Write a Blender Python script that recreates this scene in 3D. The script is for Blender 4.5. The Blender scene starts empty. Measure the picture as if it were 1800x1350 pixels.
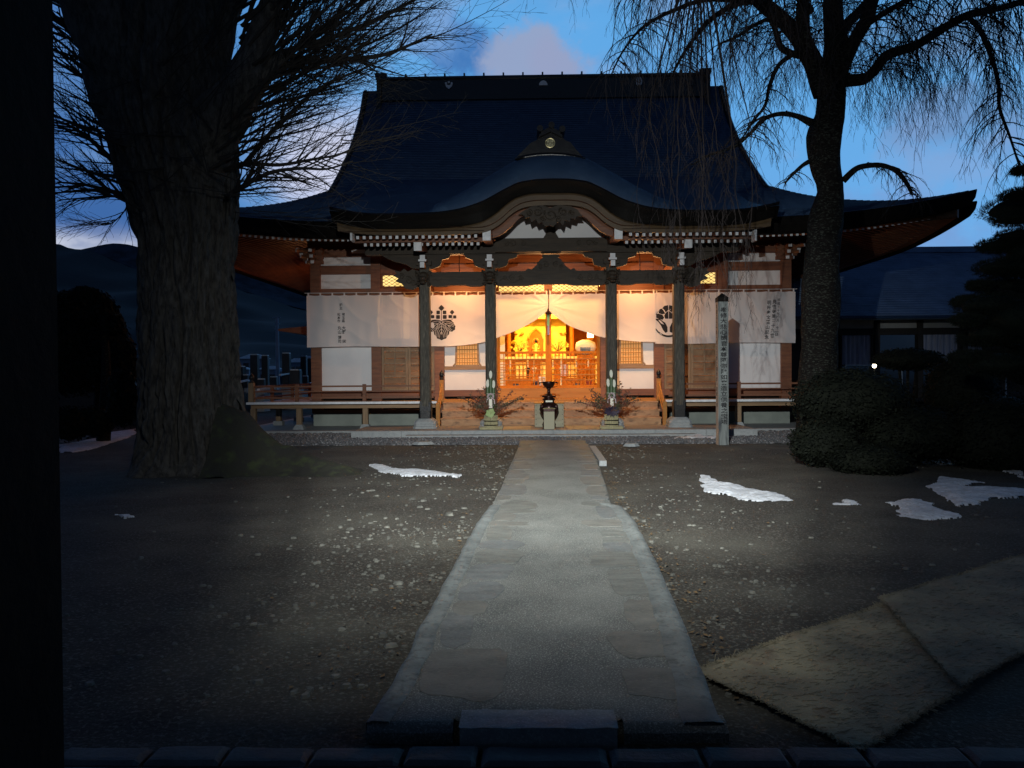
import bpy, math, random
from mathutils import Vector, Matrix, noise
random.seed(7)
R = math.radians
sc = bpy.context.scene
col = sc.collection

# ------------------------------------------------------------ camera
CAM = Vector((-0.62, 0.0, 1.55)); FPX = 1352.0
cd = bpy.data.cameras.new('camera'); cam = bpy.data.objects.new('camera', cd); col.objects.link(cam)
cd.sensor_fit = 'HORIZONTAL'; cd.sensor_width = 36; cd.lens = FPX/1800*36; cd.clip_start = 0.05; cd.clip_end = 6000
ROT = Matrix.Rotation(R(1.14), 3, 'Z') @ Matrix.Rotation(R(89.2), 3, 'X') @ Matrix.Rotation(R(-0.41), 3, 'Z')
cam.matrix_world = Matrix.Translation(CAM) @ ROT.to_4x4()
sc.camera = cam
def ray(px, py): return ROT @ Vector(((px-900)/FPX, (675-py)/FPX, -1.0))
def at(px, py, Y):
    d = ray(px, py); return CAM + d*((Y-CAM.y)/d.y)
def gnd(px, py, z=0.0):
    d = ray(px, py); return CAM + d*((z-CAM.z)/d.z)

# ------------------------------------------------------------ render settings
vs = sc.view_settings; sc.display_settings.display_device = 'sRGB'
vs.view_transform = 'Standard'; vs.look = 'None'; vs.gamma = 1; vs.use_curve_mapping = False; vs.exposure = 0.0
sc.cycles.max_bounces = 6; sc.cycles.diffuse_bounces = 3; sc.cycles.glossy_bounces = 3
sc.cycles.transmission_bounces = 4; sc.cycles.transparent_max_bounces = 6
sc.cycles.sample_clamp_indirect = 4; sc.cycles.use_denoising = True
sc.cycles.caustics_reflective = False; sc.cycles.caustics_refractive = False

# ------------------------------------------------------------ world: dusk sky with clouds
w = bpy.data.worlds.new('World'); sc.world = w; w.use_nodes = True
wt = w.node_tree; wn = wt.nodes; wl = wt.links
wn.clear()
wout = wn.new('ShaderNodeOutputWorld'); wbg = wn.new('ShaderNodeBackground'); wl.new(wbg.outputs[0], wout.inputs[0])
wtc = wn.new('ShaderNodeTexCoord'); wgen = wtc.outputs['Generated']
def wmath(op, a, b=None, clamp=False):
    n = wn.new('ShaderNodeMath'); n.operation = op; n.use_clamp = clamp
    for i, x in enumerate((a, b)):
        if x is None: continue
        if isinstance(x, (int, float)): n.inputs[i].default_value = x
        else: wl.new(x, n.inputs[i])
    return n.outputs[0]
def wmix(fac, a, b, mode='MIX'):
    n = wn.new('ShaderNodeMix'); n.data_type = 'RGBA'; n.blend_type = mode; n.clamp_factor = True
    for s, x in ((0, fac), (6, a), (7, b)):
        if isinstance(x, (int, float)): n.inputs[s].default_value = x
        elif isinstance(x, tuple): n.inputs[s].default_value = (*x, 1)
        else: wl.new(x, n.inputs[s])
    return n.outputs[2]
def wrange(x, a, b, c=0.0, d=1.0):
    n = wn.new('ShaderNodeMapRange'); n.interpolation_type = 'SMOOTHSTEP'
    wl.new(x, n.inputs[0])
    for i, v in enumerate((a, b, c, d)): n.inputs[i+1].default_value = v
    return n.outputs[0]
def wnoise(scale, detail=5, rough=0.55, sq=(1, 1, 1), off=(0, 0, 0)):
    m = wn.new('ShaderNodeMapping'); wl.new(wgen, m.inputs[0]); m.inputs['Scale'].default_value = sq; m.inputs['Location'].default_value = off
    n = wn.new('ShaderNodeTexNoise'); wl.new(m.outputs[0], n.inputs[0]); n.inputs['Scale'].default_value = scale
    n.inputs['Detail'].default_value = detail; n.inputs['Roughness'].default_value = rough
    return n.outputs[0]
sep = wn.new('ShaderNodeSeparateXYZ'); wl.new(wgen, sep.inputs[0])
sky = wn.new('ShaderNodeTexSky'); sky.sky_type = 'NISHITA'; sky.sun_disc = False
sky.sun_elevation = R(0.5); sky.sun_rotation = R(-35); sky.altitude = 600
nish = wmix(1.0, sky.outputs[0], (0.0006, 0.0008, 0.0015), 'MULTIPLY')
side = wrange(sep.outputs[0], -0.52, -0.08)
hi = wmix(side, (0.065, 0.19, 0.50), (0.13, 0.43, 0.86))
lo = wmix(side, (0.085, 0.22, 0.53), (0.18, 0.46, 0.88))
elev = wrange(sep.outputs[2], 0.0, 0.42)
base = wmix(elev, lo, hi)
behind = wrange(sep.outputs[1], -0.2, 0.4)         # the sky opposite the set sun is darker
base = wmix(behind, (0.006, 0.011, 0.028), base)
n1 = wnoise(3.2, 6, 0.6, (1, 1, 2.6), (3.1, 0, 0.4))
n2 = wnoise(7.5, 5, 0.6, (1, 1, 2.0), (0.3, 5, 0.9))
base = wmix(wrange(n1, 0.47, 0.66, 0, 0.5), base, (0.12, 0.27, 0.56))
base = wmix(wrange(n2, 0.5, 0.72, 0, 0.5), base, (0.28, 0.46, 0.78))
def blob(px, py, rad, colr, amount, edge=0.5, namp=0.9, nz=None, flat=1.0):
    global base
    c = ray(px, py).normalized()
    s = wn.new('ShaderNodeVectorMath'); s.operation = 'SUBTRACT'; wl.new(wgen, s.inputs[0]); s.inputs[1].default_value = c
    s2 = wn.new('ShaderNodeVectorMath'); s2.operation = 'MULTIPLY'; wl.new(s.outputs[0], s2.inputs[0]); s2.inputs[1].default_value = (1, 1, flat)
    l = wn.new('ShaderNodeVectorMath'); l.operation = 'LENGTH'; wl.new(s2.outputs[0], l.inputs[0])
    d = wmath('DIVIDE', l.outputs['Value'], rad)
    d = wmath('ADD', d, wmath('MULTIPLY', wmath('SUBTRACT', nz or n2, 0.5), namp*2))
    base = wmix(wmath('MULTIPLY', wrange(d, 1.0, edge, 0, 1), amount), base, colr)
n3 = wnoise(17, 6, 0.6)
blob(585, 290, 0.12, (0.66, 0.70, 0.90), 1.0, 0.2, 0.6, flat=1.2)
blob(160, 440, 0.17, (0.74, 0.77, 0.88), 1.0, 0.35, 0.6, flat=4.6)
blob(140, 350, 0.16, (0.040, 0.13, 0.38), 0.8, 0.3, 0.9, flat=1.8)
blob(790, 85, 0.07, (0.06, 0.20, 0.52), 0.95, 0.4, 1.2, n3, flat=1.6)
blob(700, 20, 0.10, (0.26, 0.47, 0.82), 0.7, 0.2, 1.0, n3)
blob(925, 108, 0.066, (0.32, 0.40, 0.61), 0.97, 0.5, 0.9, n3, flat=1.5)
blob(985, 112, 0.045, (0.33, 0.39, 0.60), 0.97, 0.5, 0.9, n3, flat=1.5)
blob(1675, 215, 0.09, (0.16, 0.30, 0.56), 0.85, 0.3, 0.9, n3, flat=1.8)
blob(1660, 290, 0.10, (0.26, 0.42, 0.74), 0.6, 0.2, 1.1, n3, flat=1.6)
blob(1560, 420, 0.13, (0.20, 0.34, 0.68), 0.6, 0.2, 1.0, n3, flat=1.7)
base = wmix(1.0, base, nish, 'ADD')
zen = wrange(sep.outputs[2], 0.41, 0.60)              # dusk: the zenith is much deeper than the low sky
base = wmix(zen, base, (0.008, 0.015, 0.040))
wl.new(base, wbg.inputs[0]); wbg.inputs[1].default_value = 0.92

# ------------------------------------------------------------ lamps (porch downlights and side-room lamps are bare, the rest get fixtures further down)
def lamp(name, kind, loc, energy, color, **kw):
    l = bpy.data.lights.new(name, kind); l.energy = energy; l.color = color
    for k, v in kw.items(): setattr(l, k, v)
    o = bpy.data.objects.new(name, l); o.location = loc; col.objects.link(o); return o
FLOOD = Vector((-0.77, 2.55, 3.72))
fl = lamp('flood_lamp_light', 'SPOT', FLOOD, 19500, (0.97, 1.0, 0.98), spot_size=R(165), spot_blend=0.2, shadow_soft_size=0.035)
def beam_profile(L_, vtab, htab):
    """the reflector's beam pattern: intensity over vertical and sideways angle"""
    L_.use_nodes = True; nt = L_.node_tree; N = nt.nodes; K_ = nt.links; em = [n for n in N if n.type == 'EMISSION'][0]
    tc = N.new('ShaderNodeTexCoord'); sp = N.new('ShaderNodeSeparateXYZ'); K_.new(tc.outputs['Normal'], sp.inputs[0])
    def mth(op, a, b=None):
        n = N.new('ShaderNodeMath'); n.operation = op
        for i, x in enumerate((a, b)):
            if x is None: continue
            if isinstance(x, (int, float)): n.inputs[i].default_value = x
            else: K_.new(x, n.inputs[i])
        return n.outputs[0]
    az = mth('MAXIMUM', mth('ABSOLUTE', sp.outputs[2]), 0.001)
    v = mth('ARCTANGENT', mth('DIVIDE', sp.outputs[1], az)); h = mth('ARCSINE', mth('MINIMUM', mth('ABSOLUTE', sp.outputs[0]), 0.999))
    def curve(x, tab, lo_, hi_):
        r = N.new('ShaderNodeMapRange'); K_.new(x, r.inputs[0]); r.inputs[1].default_value = R(lo_); r.inputs[2].default_value = R(hi_)
        c = N.new('ShaderNodeValToRGB'); c.color_ramp.interpolation = 'EASE'; K_.new(r.outputs[0], c.inputs[0]); e = c.color_ramp.elements
        while len(e) > 1: e.remove(e[-1])
        for i, (a, val) in enumerate(tab):
            q = e[0] if i == 0 else e.new((a-lo_)/(hi_-lo_))
            q.position = (a-lo_)/(hi_-lo_); q.color = (val, val, val, 1)
        return c.outputs[0]
    s_ = mth('MULTIPLY', curve(v, vtab, -80, 40), curve(h, htab, 0, 80)); K_.new(s_, em.inputs['Strength'])
VT = [(-70, 0.0), (-62, .006), (-55, .014), (-48, .032), (-38, .068), (-23, .26), (-12, .37), (-4, .36), (6, .31), (14, .14), (26, .05), (38, .02)]
HT = [(0, 1), (13, 1), (18.5, .78), (23, .34), (29, .09), (40, .01), (60, 0)]
beam_profile(fl.data, VT, HT)
fl.rotation_euler = (Vector((0.15, 16.0, 1.3))-FLOOD).to_track_quat('-Z', 'Y').to_euler()
WARM = (1.0, 0.53, 0.17)
PORCH = [Vector((-2.45, 20.95, 4.05)), Vector((0.0, 20.95, 4.05)), Vector((2.45, 20.95, 4.05))]
for p in PORCH:
    lamp('porch_lamp_light', 'POINT', p-Vector((0, 0, .12)), 80, (1.0, 0.44, 0.15), shadow_soft_size=0.06)
    dl = lamp('porch_lamp_downlight', 'SPOT', Vector((p.x, 20.02, 4.02)), 330, (1.0, 0.56, 0.25), spot_size=R(74), spot_blend=1.0, shadow_soft_size=0.06)
    dl.rotation_euler = Vector((0, 1.75, -3.1)).to_track_quat('-Z', 'Y').to_euler()
ROOM = [Vector((-1.3, 23.4, 4.2)), Vector((1.3, 23.4, 4.2)), Vector((0, 25.2, 4.2))]
for i_, p in enumerate(ROOM): lamp('room_lamp_light', 'POINT', p-Vector((0, 0, .15)), (120, 120, 460)[i_], (1.0, 0.62, 0.16), shadow_soft_size=0.08)
lamp('added_eave_glow_light', 'POINT', (-7.35, 25.0, 3.75), 55, (1.0, 0.40, 0.14), shadow_soft_size=0.06)  # added for the orange eave glow, in place of side window light
SIDE = [Vector((-4.0, 24.0, 2.6)), Vector((4.0, 24.0, 2.6))]
for p in SIDE: lamp('side_room_lamp_light', 'POINT', p, 130, WARM, shadow_soft_size=0.08)

# ------------------------------------------------------------ helpers
WO = {}
def reg(o, wo): WO[o.name] = Vector(wo); return o
def thing(name, loc, label, cat, group=None):
    o = bpy.data.objects.new(name, None); o.location = loc; o.empty_display_size = 0.2; col.objects.link(o)
    o['label'] = label; o['category'] = cat
    if group: o['group'] = group
    return reg(o, loc)
def tag(o, label=None, cat=None, group=None, kind=None):
    if label: o['label'] = label
    if cat: o['category'] = cat
    if group: o['group'] = group
    if kind: o['kind'] = kind
    return o
def inst(me, name, parent, loc, rot=None, scale=None):
    o = bpy.data.objects.new(name, me); col.objects.link(o)
    if parent is not None: o.parent = parent; o.location = Vector(loc)-WO[parent.name]
    else: o.location = loc
    if rot: o.rotation_euler = rot
    if scale: o.scale = scale
    return reg(o, loc)
class MB:
    def __init__(s): s.v = []; s.f = []; s.m = []
    def add(s, vs_, fs, mi=0):
        b = len(s.v); s.v += [tuple(p) for p in vs_]
        for f in fs: s.f.append(tuple(i+b for i in f)); s.m.append(mi)
        return s
    def box(s, x0, x1, y0, y1, z0, z1, mi=0, front=None):
        vs_ = [(x0,y0,z0),(x1,y0,z0),(x1,y1,z0),(x0,y1,z0),(x0,y0,z1),(x1,y0,z1),(x1,y1,z1),(x0,y1,z1)]
        fs = [(0,3,2,1),(4,5,6,7),(1,2,6,5),(2,3,7,6),(3,0,4,7)]
        s.add(vs_, fs, mi)
        b = len(s.v)-8; s.f.append((b, b+1, b+5, b+4)); s.m.append(mi if front is None else front)
        return s
    def prism(s, poly, y0, y1, mi=0):
        n = len(poly)
        vs_ = [(x, y0, z) for x, z in poly]+[(x, y1, z) for x, z in poly]
        s.add(vs_, [tuple(range(n)), tuple(range(2*n-1, n-1, -1))]+[(i, i+n, (i+1) % n+n, (i+1) % n) for i in range(n)], mi); return s
    def slab(s, poly, z0, z1, mi=0):
        n = len(poly)
        vs_ = [(x, y, z1) for x, y in poly]+[(x, y, z0) for x, y in poly]
        s.add(vs_, [tuple(range(n)), tuple(range(2*n-1, n-1, -1))]+[(i, i+n, (i+1) % n+n, (i+1) % n) for i in range(n)], mi); return s
    def bar(s, p0, p1, wd, h, mi=0, end=None):
        p0 = Vector(p0); p1 = Vector(p1); d = (p1-p0).normalized()
        sx = d.cross(Vector((0, 0, 1)))
        if sx.length < 1e-4: sx = Vector((1, 0, 0))
        sx.normalize(); sz = sx.cross(d)
        q = []
        for p in (p0, p1):
            for a, b in ((-1,-1),(1,-1),(1,1),(-1,1)): q.append(p+sx*(a*wd/2)+sz*(b*h/2))
        s.add(q, [(0,1,5,4),(1,2,6,5),(2,3,7,6),(3,0,4,7),(7,6,5,4)], mi); s.add(q[:4], [(0,1,2,3)], mi if end is None else end); return s
    def tube(s, pts, rad, n=6, mi=0, cap=True):
        pts = [Vector(p) for p in pts]; m = len(pts)
        if isinstance(rad, (int, float)): rad = [rad]*m
        up = Vector((0.13, 0.21, 0.97)); rings = []
        for i, p in enumerate(pts):
            d = pts[min(i+1, m-1)]-pts[max(i-1, 0)]
            if d.length < 1e-7: d = Vector((0, 0, 1))
            d.normalize(); a = d.cross(up)
            if a.length < 1e-3: a = d.cross(Vector((1, 0, 0)))
            a.normalize(); b = d.cross(a)
            if rings and False: pass
            rings += [p+(a*math.cos(2*math.pi*k/n)+b*math.sin(2*math.pi*k/n))*rad[i] for k in range(n)]
        fs = [(i*n+k, i*n+(k+1) % n, (i+1)*n+(k+1) % n, (i+1)*n+k) for i in range(m-1) for k in range(n)]
        if cap: fs += [tuple(range(n-1, -1, -1)), tuple(range((m-1)*n, m*n))]
        s.add(rings, fs, mi); return s
    def lathe(s, cx, cy, prof, n=16, mi=0, sx=1, sy=1, rot=0):
        vs_ = []; m = len(prof)
        for r, z in prof: vs_ += [(cx+sx*r*math.cos(rot+2*math.pi*k/n), cy+sy*r*math.sin(rot+2*math.pi*k/n), z) for k in range(n)]
        fs = [(i*n+k, i*n+(k+1) % n, (i+1)*n+(k+1) % n, (i+1)*n+k) for i in range(m-1) for k in range(n)]
        fs += [tuple(range(n-1, -1, -1)), tuple(range((m-1)*n, m*n))]
        s.add(vs_, fs, mi); return s
    def ball(s, c, r, n=8, mi=0, sq=(1, 1, 1)):
        prof = []; k = max(4, n//2+1)
        vs_ = []; 
        for i in range(k+1):
            a = math.pi*i/k-math.pi/2; rr = max(math.cos(a), 0.02)
            vs_ += [(c[0]+r*sq[0]*rr*math.cos(2*math.pi*j/n), c[1]+r*sq[1]*rr*math.sin(2*math.pi*j/n), c[2]+r*sq[2]*math.sin(a)) for j in range(n)]
        s.add(vs_, [(i*n+j, i*n+(j+1) % n, (i+1)*n+(j+1) % n, (i+1)*n+j) for i in range(k) for j in range(n)], mi); return s
    def grid(s, fn, nu, nv, mi=0):
        vs_ = [fn(i/nu, j/nv) for j in range(nv+1) for i in range(nu+1)]
        s.add(vs_, [(j*(nu+1)+i, j*(nu+1)+i+1, (j+1)*(nu+1)+i+1, (j+1)*(nu+1)+i) for j in range(nv) for i in range(nu)], mi); return s
    def mesh(s, name, mats, smooth=False):
        me = bpy.data.meshes.new(name); me.from_pydata(s.v, [], s.f)
        for m in (mats if isinstance(mats, (list, tuple)) else [mats]): me.materials.append(m)
        if any(s.m): me.polygons.foreach_set('material_index', s.m)
        if smooth: me.polygons.foreach_set('use_smooth', [True]*len(me.polygons))
        me.update(); return me
    def build(s, name, mats, parent=None, smooth=False):
        me = s.mesh(name, mats, smooth); o = bpy.data.objects.new(name, me); col.objects.link(o)
        if parent is not None: o.parent = parent; o.location = -WO[parent.name]
        return reg(o, (0, 0, 0))
def struct(o, label=None): o['kind'] = 'structure'; return o

# ------------------------------------------------------------ materials
def mat(name, c1, c2=None, scale=4.0, rough=0.7, bump=0.0, bscale=None, stretch=(1, 1, 1), metal=0.0, detail=6, lo=0.35, hi=0.65,
        emit=None, estr=0.0, spec=None, transl=0.0, c3=None, s3=40, wave=None):
    m = bpy.data.materials.new(name); m.use_nodes = True; nt = m.node_tree; N = nt.nodes; L = nt.links
    b = N['Principled BSDF']; b.inputs['Roughness'].default_value = rough; b.inputs['Metallic'].default_value = metal
    if spec is not None: b.inputs['Specular IOR Level'].default_value = spec
    b.inputs['Base Color'].default_value = (*c1, 1)
    geo = N.new('ShaderNodeNewGeometry'); mp = N.new('ShaderNodeMapping'); L.new(geo.outputs['Position'], mp.inputs[0]); mp.inputs['Scale'].default_value = stretch
    def nz(sc_, det=detail, r=0.6):
        n = N.new('ShaderNodeTexNoise'); L.new(mp.outputs[0], n.inputs[0]); n.inputs['Scale'].default_value = sc_
        n.inputs['Detail'].default_value = det; n.inputs['Roughness'].default_value = r; return n.outputs[0]
    cout = None
    if c2 is not None:
        r = N.new('ShaderNodeMapRange'); L.new(nz(scale), r.inputs[0]); r.inputs[1].default_value = lo; r.inputs[2].default_value = hi
        x = N.new('ShaderNodeMix'); x.data_type = 'RGBA'; L.new(r.outputs[0], x.inputs[0]); x.inputs[6].default_value = (*c1, 1); x.inputs[7].default_value = (*c2, 1)
        cout = x.outputs[2]
        if c3 is not None:
            r3 = N.new('ShaderNodeMapRange'); L.new(nz(s3, 3), r3.inputs[0]); r3.inputs[1].default_value = 0.52; r3.inputs[2].default_value = 0.68
            x3 = N.new('ShaderNodeMix'); x3.data_type = 'RGBA'; L.new(r3.outputs[0], x3.inputs[0]); L.new(cout, x3.inputs[6]); x3.inputs[7].default_value = (*c3, 1)
            cout = x3.outputs[2]
        L.new(cout, b.inputs['Base Color'])
    if bump > 0:
        bp = N.new('ShaderNodeBump'); bp.inputs['Strength'].default_value = min(1, bump*1.0); bp.inputs['Distance'].default_value = 0.02
        L.new(nz(bscale or scale*3, 5), bp.inputs['Height']); L.new(bp.outputs[0], b.inputs['Normal'])
    if emit: b.inputs['Emission Color'].default_value = (*emit, 1); b.inputs['Emission Strength'].default_value = estr
    if transl > 0:
        t = N.new('ShaderNodeBsdfTranslucent'); t.inputs[0].default_value = (*c1, 1); ms = N.new('ShaderNodeMixShader'); ms.inputs[0].default_value = transl
        L.new(b.outputs[0], ms.inputs[1]); L.new(t.outputs[0], ms.inputs[2]); L.new(ms.outputs[0], N['Material Output'].inputs[0])
    return m
WH = (1, 1, 1)
wood_red = mat('red_brown_wood', (0.20, 0.075, 0.030), (0.12, 0.042, 0.018), 3, 0.55, 0.3, 14, (1, 1, 6))
wood_redh = mat('red_brown_wood_horizontal', (0.20, 0.075, 0.030), (0.12, 0.042, 0.018), 3, 0.55, 0.3, 14, (.3, 1, 6))
wood_dark = mat('weathered_dark_wood', (0.050, 0.035, 0.021), (0.027, 0.020, 0.013), 4, 0.65, 0.5, 22, (.5, 1, 5))
wood_col = mat('weathered_column_wood', (0.075, 0.066, 0.048), (0.032, 0.028, 0.021), 5, 0.7, 0.6, 22, (6, 6, .6), c3=(0.12, 0.105, 0.08), s3=9)
wood_tan = mat('tan_wood', (0.30, 0.19, 0.10), (0.20, 0.12, 0.06), 3, 0.55, 0.3, 18, (.5, 1, 6))
wood_tanv = mat('tan_wood_vertical', (0.27, 0.18, 0.10), (0.18, 0.115, 0.06), 4, 0.6, 0.3, 18, (6, 6, .6))
wood_gold = mat('honey_wood', (0.44, 0.20, 0.050), (0.35, 0.15, 0.035), 3, 0.6, 0.2, 18, (.4, 1, 5), spec=.25)
wood_step = mat('worn_step_wood', (0.48, 0.28, 0.14), (0.32, 0.165, 0.075), 2.2, 0.6, 0.35, 16, (1, 1, 2.4), c3=(0.20, 0.11, 0.055), s3=5)
wood_barge = mat('brown_bargeboard_wood', (0.105, 0.066, 0.030), (0.070, 0.043, 0.020), 3, 0.6, 0.3, 20, (1, 1, 4))
white_paint = mat('white_end_paint', (0.78, 0.80, 0.82), (0.62, 0.64, 0.66), 9, 0.6)
plaster = mat('white_plaster', (0.74, 0.74, 0.74), (0.66, 0.66, 0.67), 1.2, 0.85, 0.1, 40)
cloth = mat('white_curtain_cloth', (0.76, 0.73, 0.72), None, 1, 0.9, 0.0, transl=0.32)
cloth_top = cloth
ink = mat('black_ink', (0.008, 0.008, 0.010), None, 1, 0.8)
copper = mat('dark_copper_sheet', (0.030, 0.062, 0.122), (0.022, 0.048, 0.098), 1.6, 0.5, 0.25, 30, (1, 1, 1), metal=0.0, c3=(0.036, 0.072, 0.135), s3=3, spec=.3)
copper_lip = mat('dark_folded_copper_edge', (0.010, 0.009, 0.008), (0.006, 0.006, 0.006), 5, 0.27, 0.12, 9, (.25, 1, 3), metal=0.0, spec=.5)
black_wood = mat('black_stained_wood', (0.006, 0.005, 0.0045), (0.010, 0.008, 0.0065), 6, 0.8, 0.3, spec=.1)
bronze = mat('dark_bronze', (0.045, 0.018, 0.014), (0.03, 0.012, 0.01), 8, 0.28, 0.1, metal=0.6)
black_metal = mat('black_metal', (0.02, 0.02, 0.022), (0.03, 0.03, 0.03), 8, 0.4, 0.2, metal=0.6)
brass = mat('brass_crest', (0.75, 0.66, 0.36), None, 1, 0.35, metal=0.7)
granite = mat('grey_granite', (0.30, 0.32, 0.32), (0.22, 0.235, 0.24), 12, 0.75, 0.3, 60, c3=(0.38, 0.40, 0.40), s3=90)
granite_w = mat('warm_grey_paving', (0.31, 0.27, 0.235), (0.22, 0.19, 0.17), 2.2, 0.7, 0.3, 50, c3=(0.36, 0.33, 0.29), s3=50)
concrete = mat('green_grey_concrete', (0.25, 0.28, 0.25), (0.19, 0.215, 0.195), 2.2, 0.85, 0.2, 30)
gravelm = mat('dark_gravel', (0.11, 0.11, 0.115), (0.045, 0.047, 0.052), 9, 0.8, 0.3, 60, c3=(0.30, 0.30, 0.31), s3=22)
pebblem = mat('pale_pebble', (0.17, 0.17, 0.145), (0.05, 0.050, 0.043), 7, 0.8, 0.3, 50)
soil = mat('dark_damp_soil', (0.030, 0.025, 0.018), (0.070, 0.066, 0.050), .8, 0.95, 1.0, 40, (1, 1, 1), lo=0.44, hi=0.68, c3=(0.125, 0.122, 0.10), s3=46)
pathm = mat('worn_path_concrete', (0.205, 0.215, 0.195), (0.125, 0.134, 0.124), 1.7, 0.8, 1.0, 120, c3=(0.46, 0.47, 0.42), s3=105)
pathw = mat('smooth_path_edge', (0.20, 0.22, 0.21), (0.12, 0.135, 0.13), 5, 0.75, 0.8, 34, c3=(0.10, 0.11, 0.105), s3=22)
flagm = [mat('grey_flagstone', (0.185, 0.195, 0.175), (0.115, 0.124, 0.112), 5, 0.7, 1.0, 34, (1, 3, 1), c3=(0.22, 0.22, 0.195), s3=30),
         mat('bluish_flagstone', (0.170, 0.184, 0.180), (0.112, 0.124, 0.120), 4, 0.7, 1.0, 32, (1, 2.4, 1), c3=(0.21, 0.22, 0.21), s3=40),
         mat('brownish_flagstone', (0.190, 0.192, 0.170), (0.122, 0.126, 0.112), 4, 0.7, 0.9, 36, (1, 2, 1), c3=(0.21, 0.20, 0.175), s3=40)]
sillm = mat('dark_sill_stone', (0.13, 0.13, 0.125), (0.08, 0.082, 0.082), 5, 0.75, 0.4, 40)
snow = mat('old_snow', (0.78, 0.82, 0.87), (0.52, 0.55, 0.59), 5, 0.8, 0.6, 24, c3=(0.46, 0.46, 0.44), s3=26)
bark = mat('ginkgo_bark', (0.082, 0.076, 0.066), (0.020, 0.019, 0.017), 8, 0.95, 1.0, 30, (2.2, 2.2, .7), c3=(0.085, 0.082, 0.072), s3=5)
barkc = mat('cherry_bark', (0.014, 0.012, 0.011), (0.007, 0.0065, 0.006), 7, 0.9, 0.8, 22, (1, 1, 2.5), c3=(0.05, 0.055, 0.045), s3=18, spec=.1)
twigm = mat('bare_twig', (0.010, 0.009, 0.008), (0.022, 0.019, 0.016), 5, 0.9)
twigc = mat('weeping_twig', (0.014, 0.010, 0.010), (0.024, 0.017, 0.015), 5, 0.9)
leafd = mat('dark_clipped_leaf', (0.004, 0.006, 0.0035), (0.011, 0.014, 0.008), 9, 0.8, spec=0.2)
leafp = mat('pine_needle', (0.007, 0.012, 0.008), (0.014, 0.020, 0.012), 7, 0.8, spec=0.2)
gold = mat('gold_leaf', (0.95, 0.62, 0.10), (0.85, 0.50, 0.07), 9, 0.42, 0.1, metal=0.35)
goldy = mat('bright_gold_backdrop', (0.92, 0.66, 0.06), (0.98, 0.74, 0.10), 6, 0.6, 0.25, 30)
orange_l = mat('orange_lacquer', (0.58, 0.19, 0.015), (0.50, 0.15, 0.012), 4, 0.65, spec=.15)
red_l = mat('red_cloth', (0.30, 0.05, 0.02), None, 1, 0.7)
ivory = mat('ivory_paint', (0.80, 0.76, 0.62), None, 1, 0.5)
tatami = mat('tatami', (0.42, 0.32, 0.13), (0.36, 0.27, 0.11), 20, 0.8)
paper_lit = mat('lit_paper', (0.8, 0.65, 0.35), None, 1, 0.6, emit=(1.0, 0.72, 0.22), estr=1.15)
lamp_glass = mat('lit_lamp_glass', (0.9, 0.8, 0.6), None, 1, 0.4, emit=(1.0, 0.82, 0.5), estr=6)
matw = mat('straw_mat', (0.33, 0.285, 0.18), (0.13, 0.118, 0.085), 1.9, 0.95, 0.7, 40, (1, 1, 1), c3=(0.22, 0.17, 0.11), s3=5)
straw = mat('straw_wrap', (0.42, 0.38, 0.22), (0.30, 0.27, 0.15), 14, 0.8, 0.5, 50)
bamboo = mat('green_bamboo', (0.09, 0.14, 0.06), (0.06, 0.10, 0.045), 8, 0.4)
bamboo_in = mat('cut_bamboo', (0.72, 0.72, 0.60), None, 1, 0.6)
cabbage = mat('pale_green_leaf', (0.30, 0.42, 0.16), (0.44, 0.52, 0.26), 9, 0.6)
purple = mat('dark_purple_leaf', (0.020, 0.014, 0.030), (0.035, 0.02, 0.05), 9, 0.6)
nanten = mat('reddish_leaf', (0.22, 0.045, 0.025), (0.045, 0.065, 0.025), 5, 0.6)
pink = mat('pale_pink_paper', (0.62, 0.50, 0.52), None, 1, 0.7)
postm = mat('weathered_post_wood', (0.22, 0.24, 0.235), (0.12, 0.135, 0.13), 3, 0.8, 0.4, 26, (5, 5, .6), c3=(0.04, 0.045, 0.05), s3=2.3)
postp = mat('pale_post_side', (0.45, 0.36, 0.29), (0.32, 0.26, 0.20), 5, 0.8, 0.3, 26, (5, 5, .6))
tilem = mat('blue_grey_roof_tile', (0.19, 0.28, 0.43), (0.13, 0.20, 0.31), 2, 0.6, 0.3, 24)
annexw = mat('annex_dark_wood', (0.022, 0.018, 0.015), (0.032, 0.027, 0.022), 4, 0.7)
glassm = mat('dark_window_glass', (0.015, 0.018, 0.022), None, 1, 0.08, spec=0.8)
drape = mat('grey_blue_drape', (0.42, 0.46, 0.58), (0.22, 0.25, 0.34), 6, 0.9, stretch=(6, 1, .3))
hillm = mat('hazed_forest_hill', (0.005, 0.008, 0.014), (0.010, 0.015, 0.026), 0.006, 0.95, lo=0.4, hi=0.62, c3=(0.012, 0.016, 0.024), s3=0.03)  # blue of the distance haze put into the forest colour
hillf = mat('far_hazed_snowy_hill', (0.035, 0.055, 0.09), (0.010, 0.017, 0.030), 0.012, 0.95, lo=0.4, hi=0.6)  # haze tint put into the far hill's colour as well
stoned = mat('gravestone', (0.010, 0.011, 0.014), (0.02, 0.021, 0.026), 3, 0.5)
housew = mat('pale_house_wall', (0.20, 0.26, 0.36), None, 1, 0.8)
clay = mat('earth_wall', (0.095, 0.065, 0.050), (0.07, 0.05, 0.04), 2, 0.9, 0.3)
wood_board = mat('door_board_wood', (0.28, 0.155, 0.07), (0.17, 0.088, 0.038), 2.2, 0.6, 0.35, 16, (1, 1, 2.4))
pane_lit = mat('glowing_amber_pane', (0.5, 0.28, 0.1), None, 1, 0.7, emit=(1.0, 0.42, 0.10), estr=0.38)  # glow of a lit room behind put into the pane as emission
green_cord = mat('green_cord', (0.09, 0.25, 0.11), None, 1, 0.6)
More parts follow.
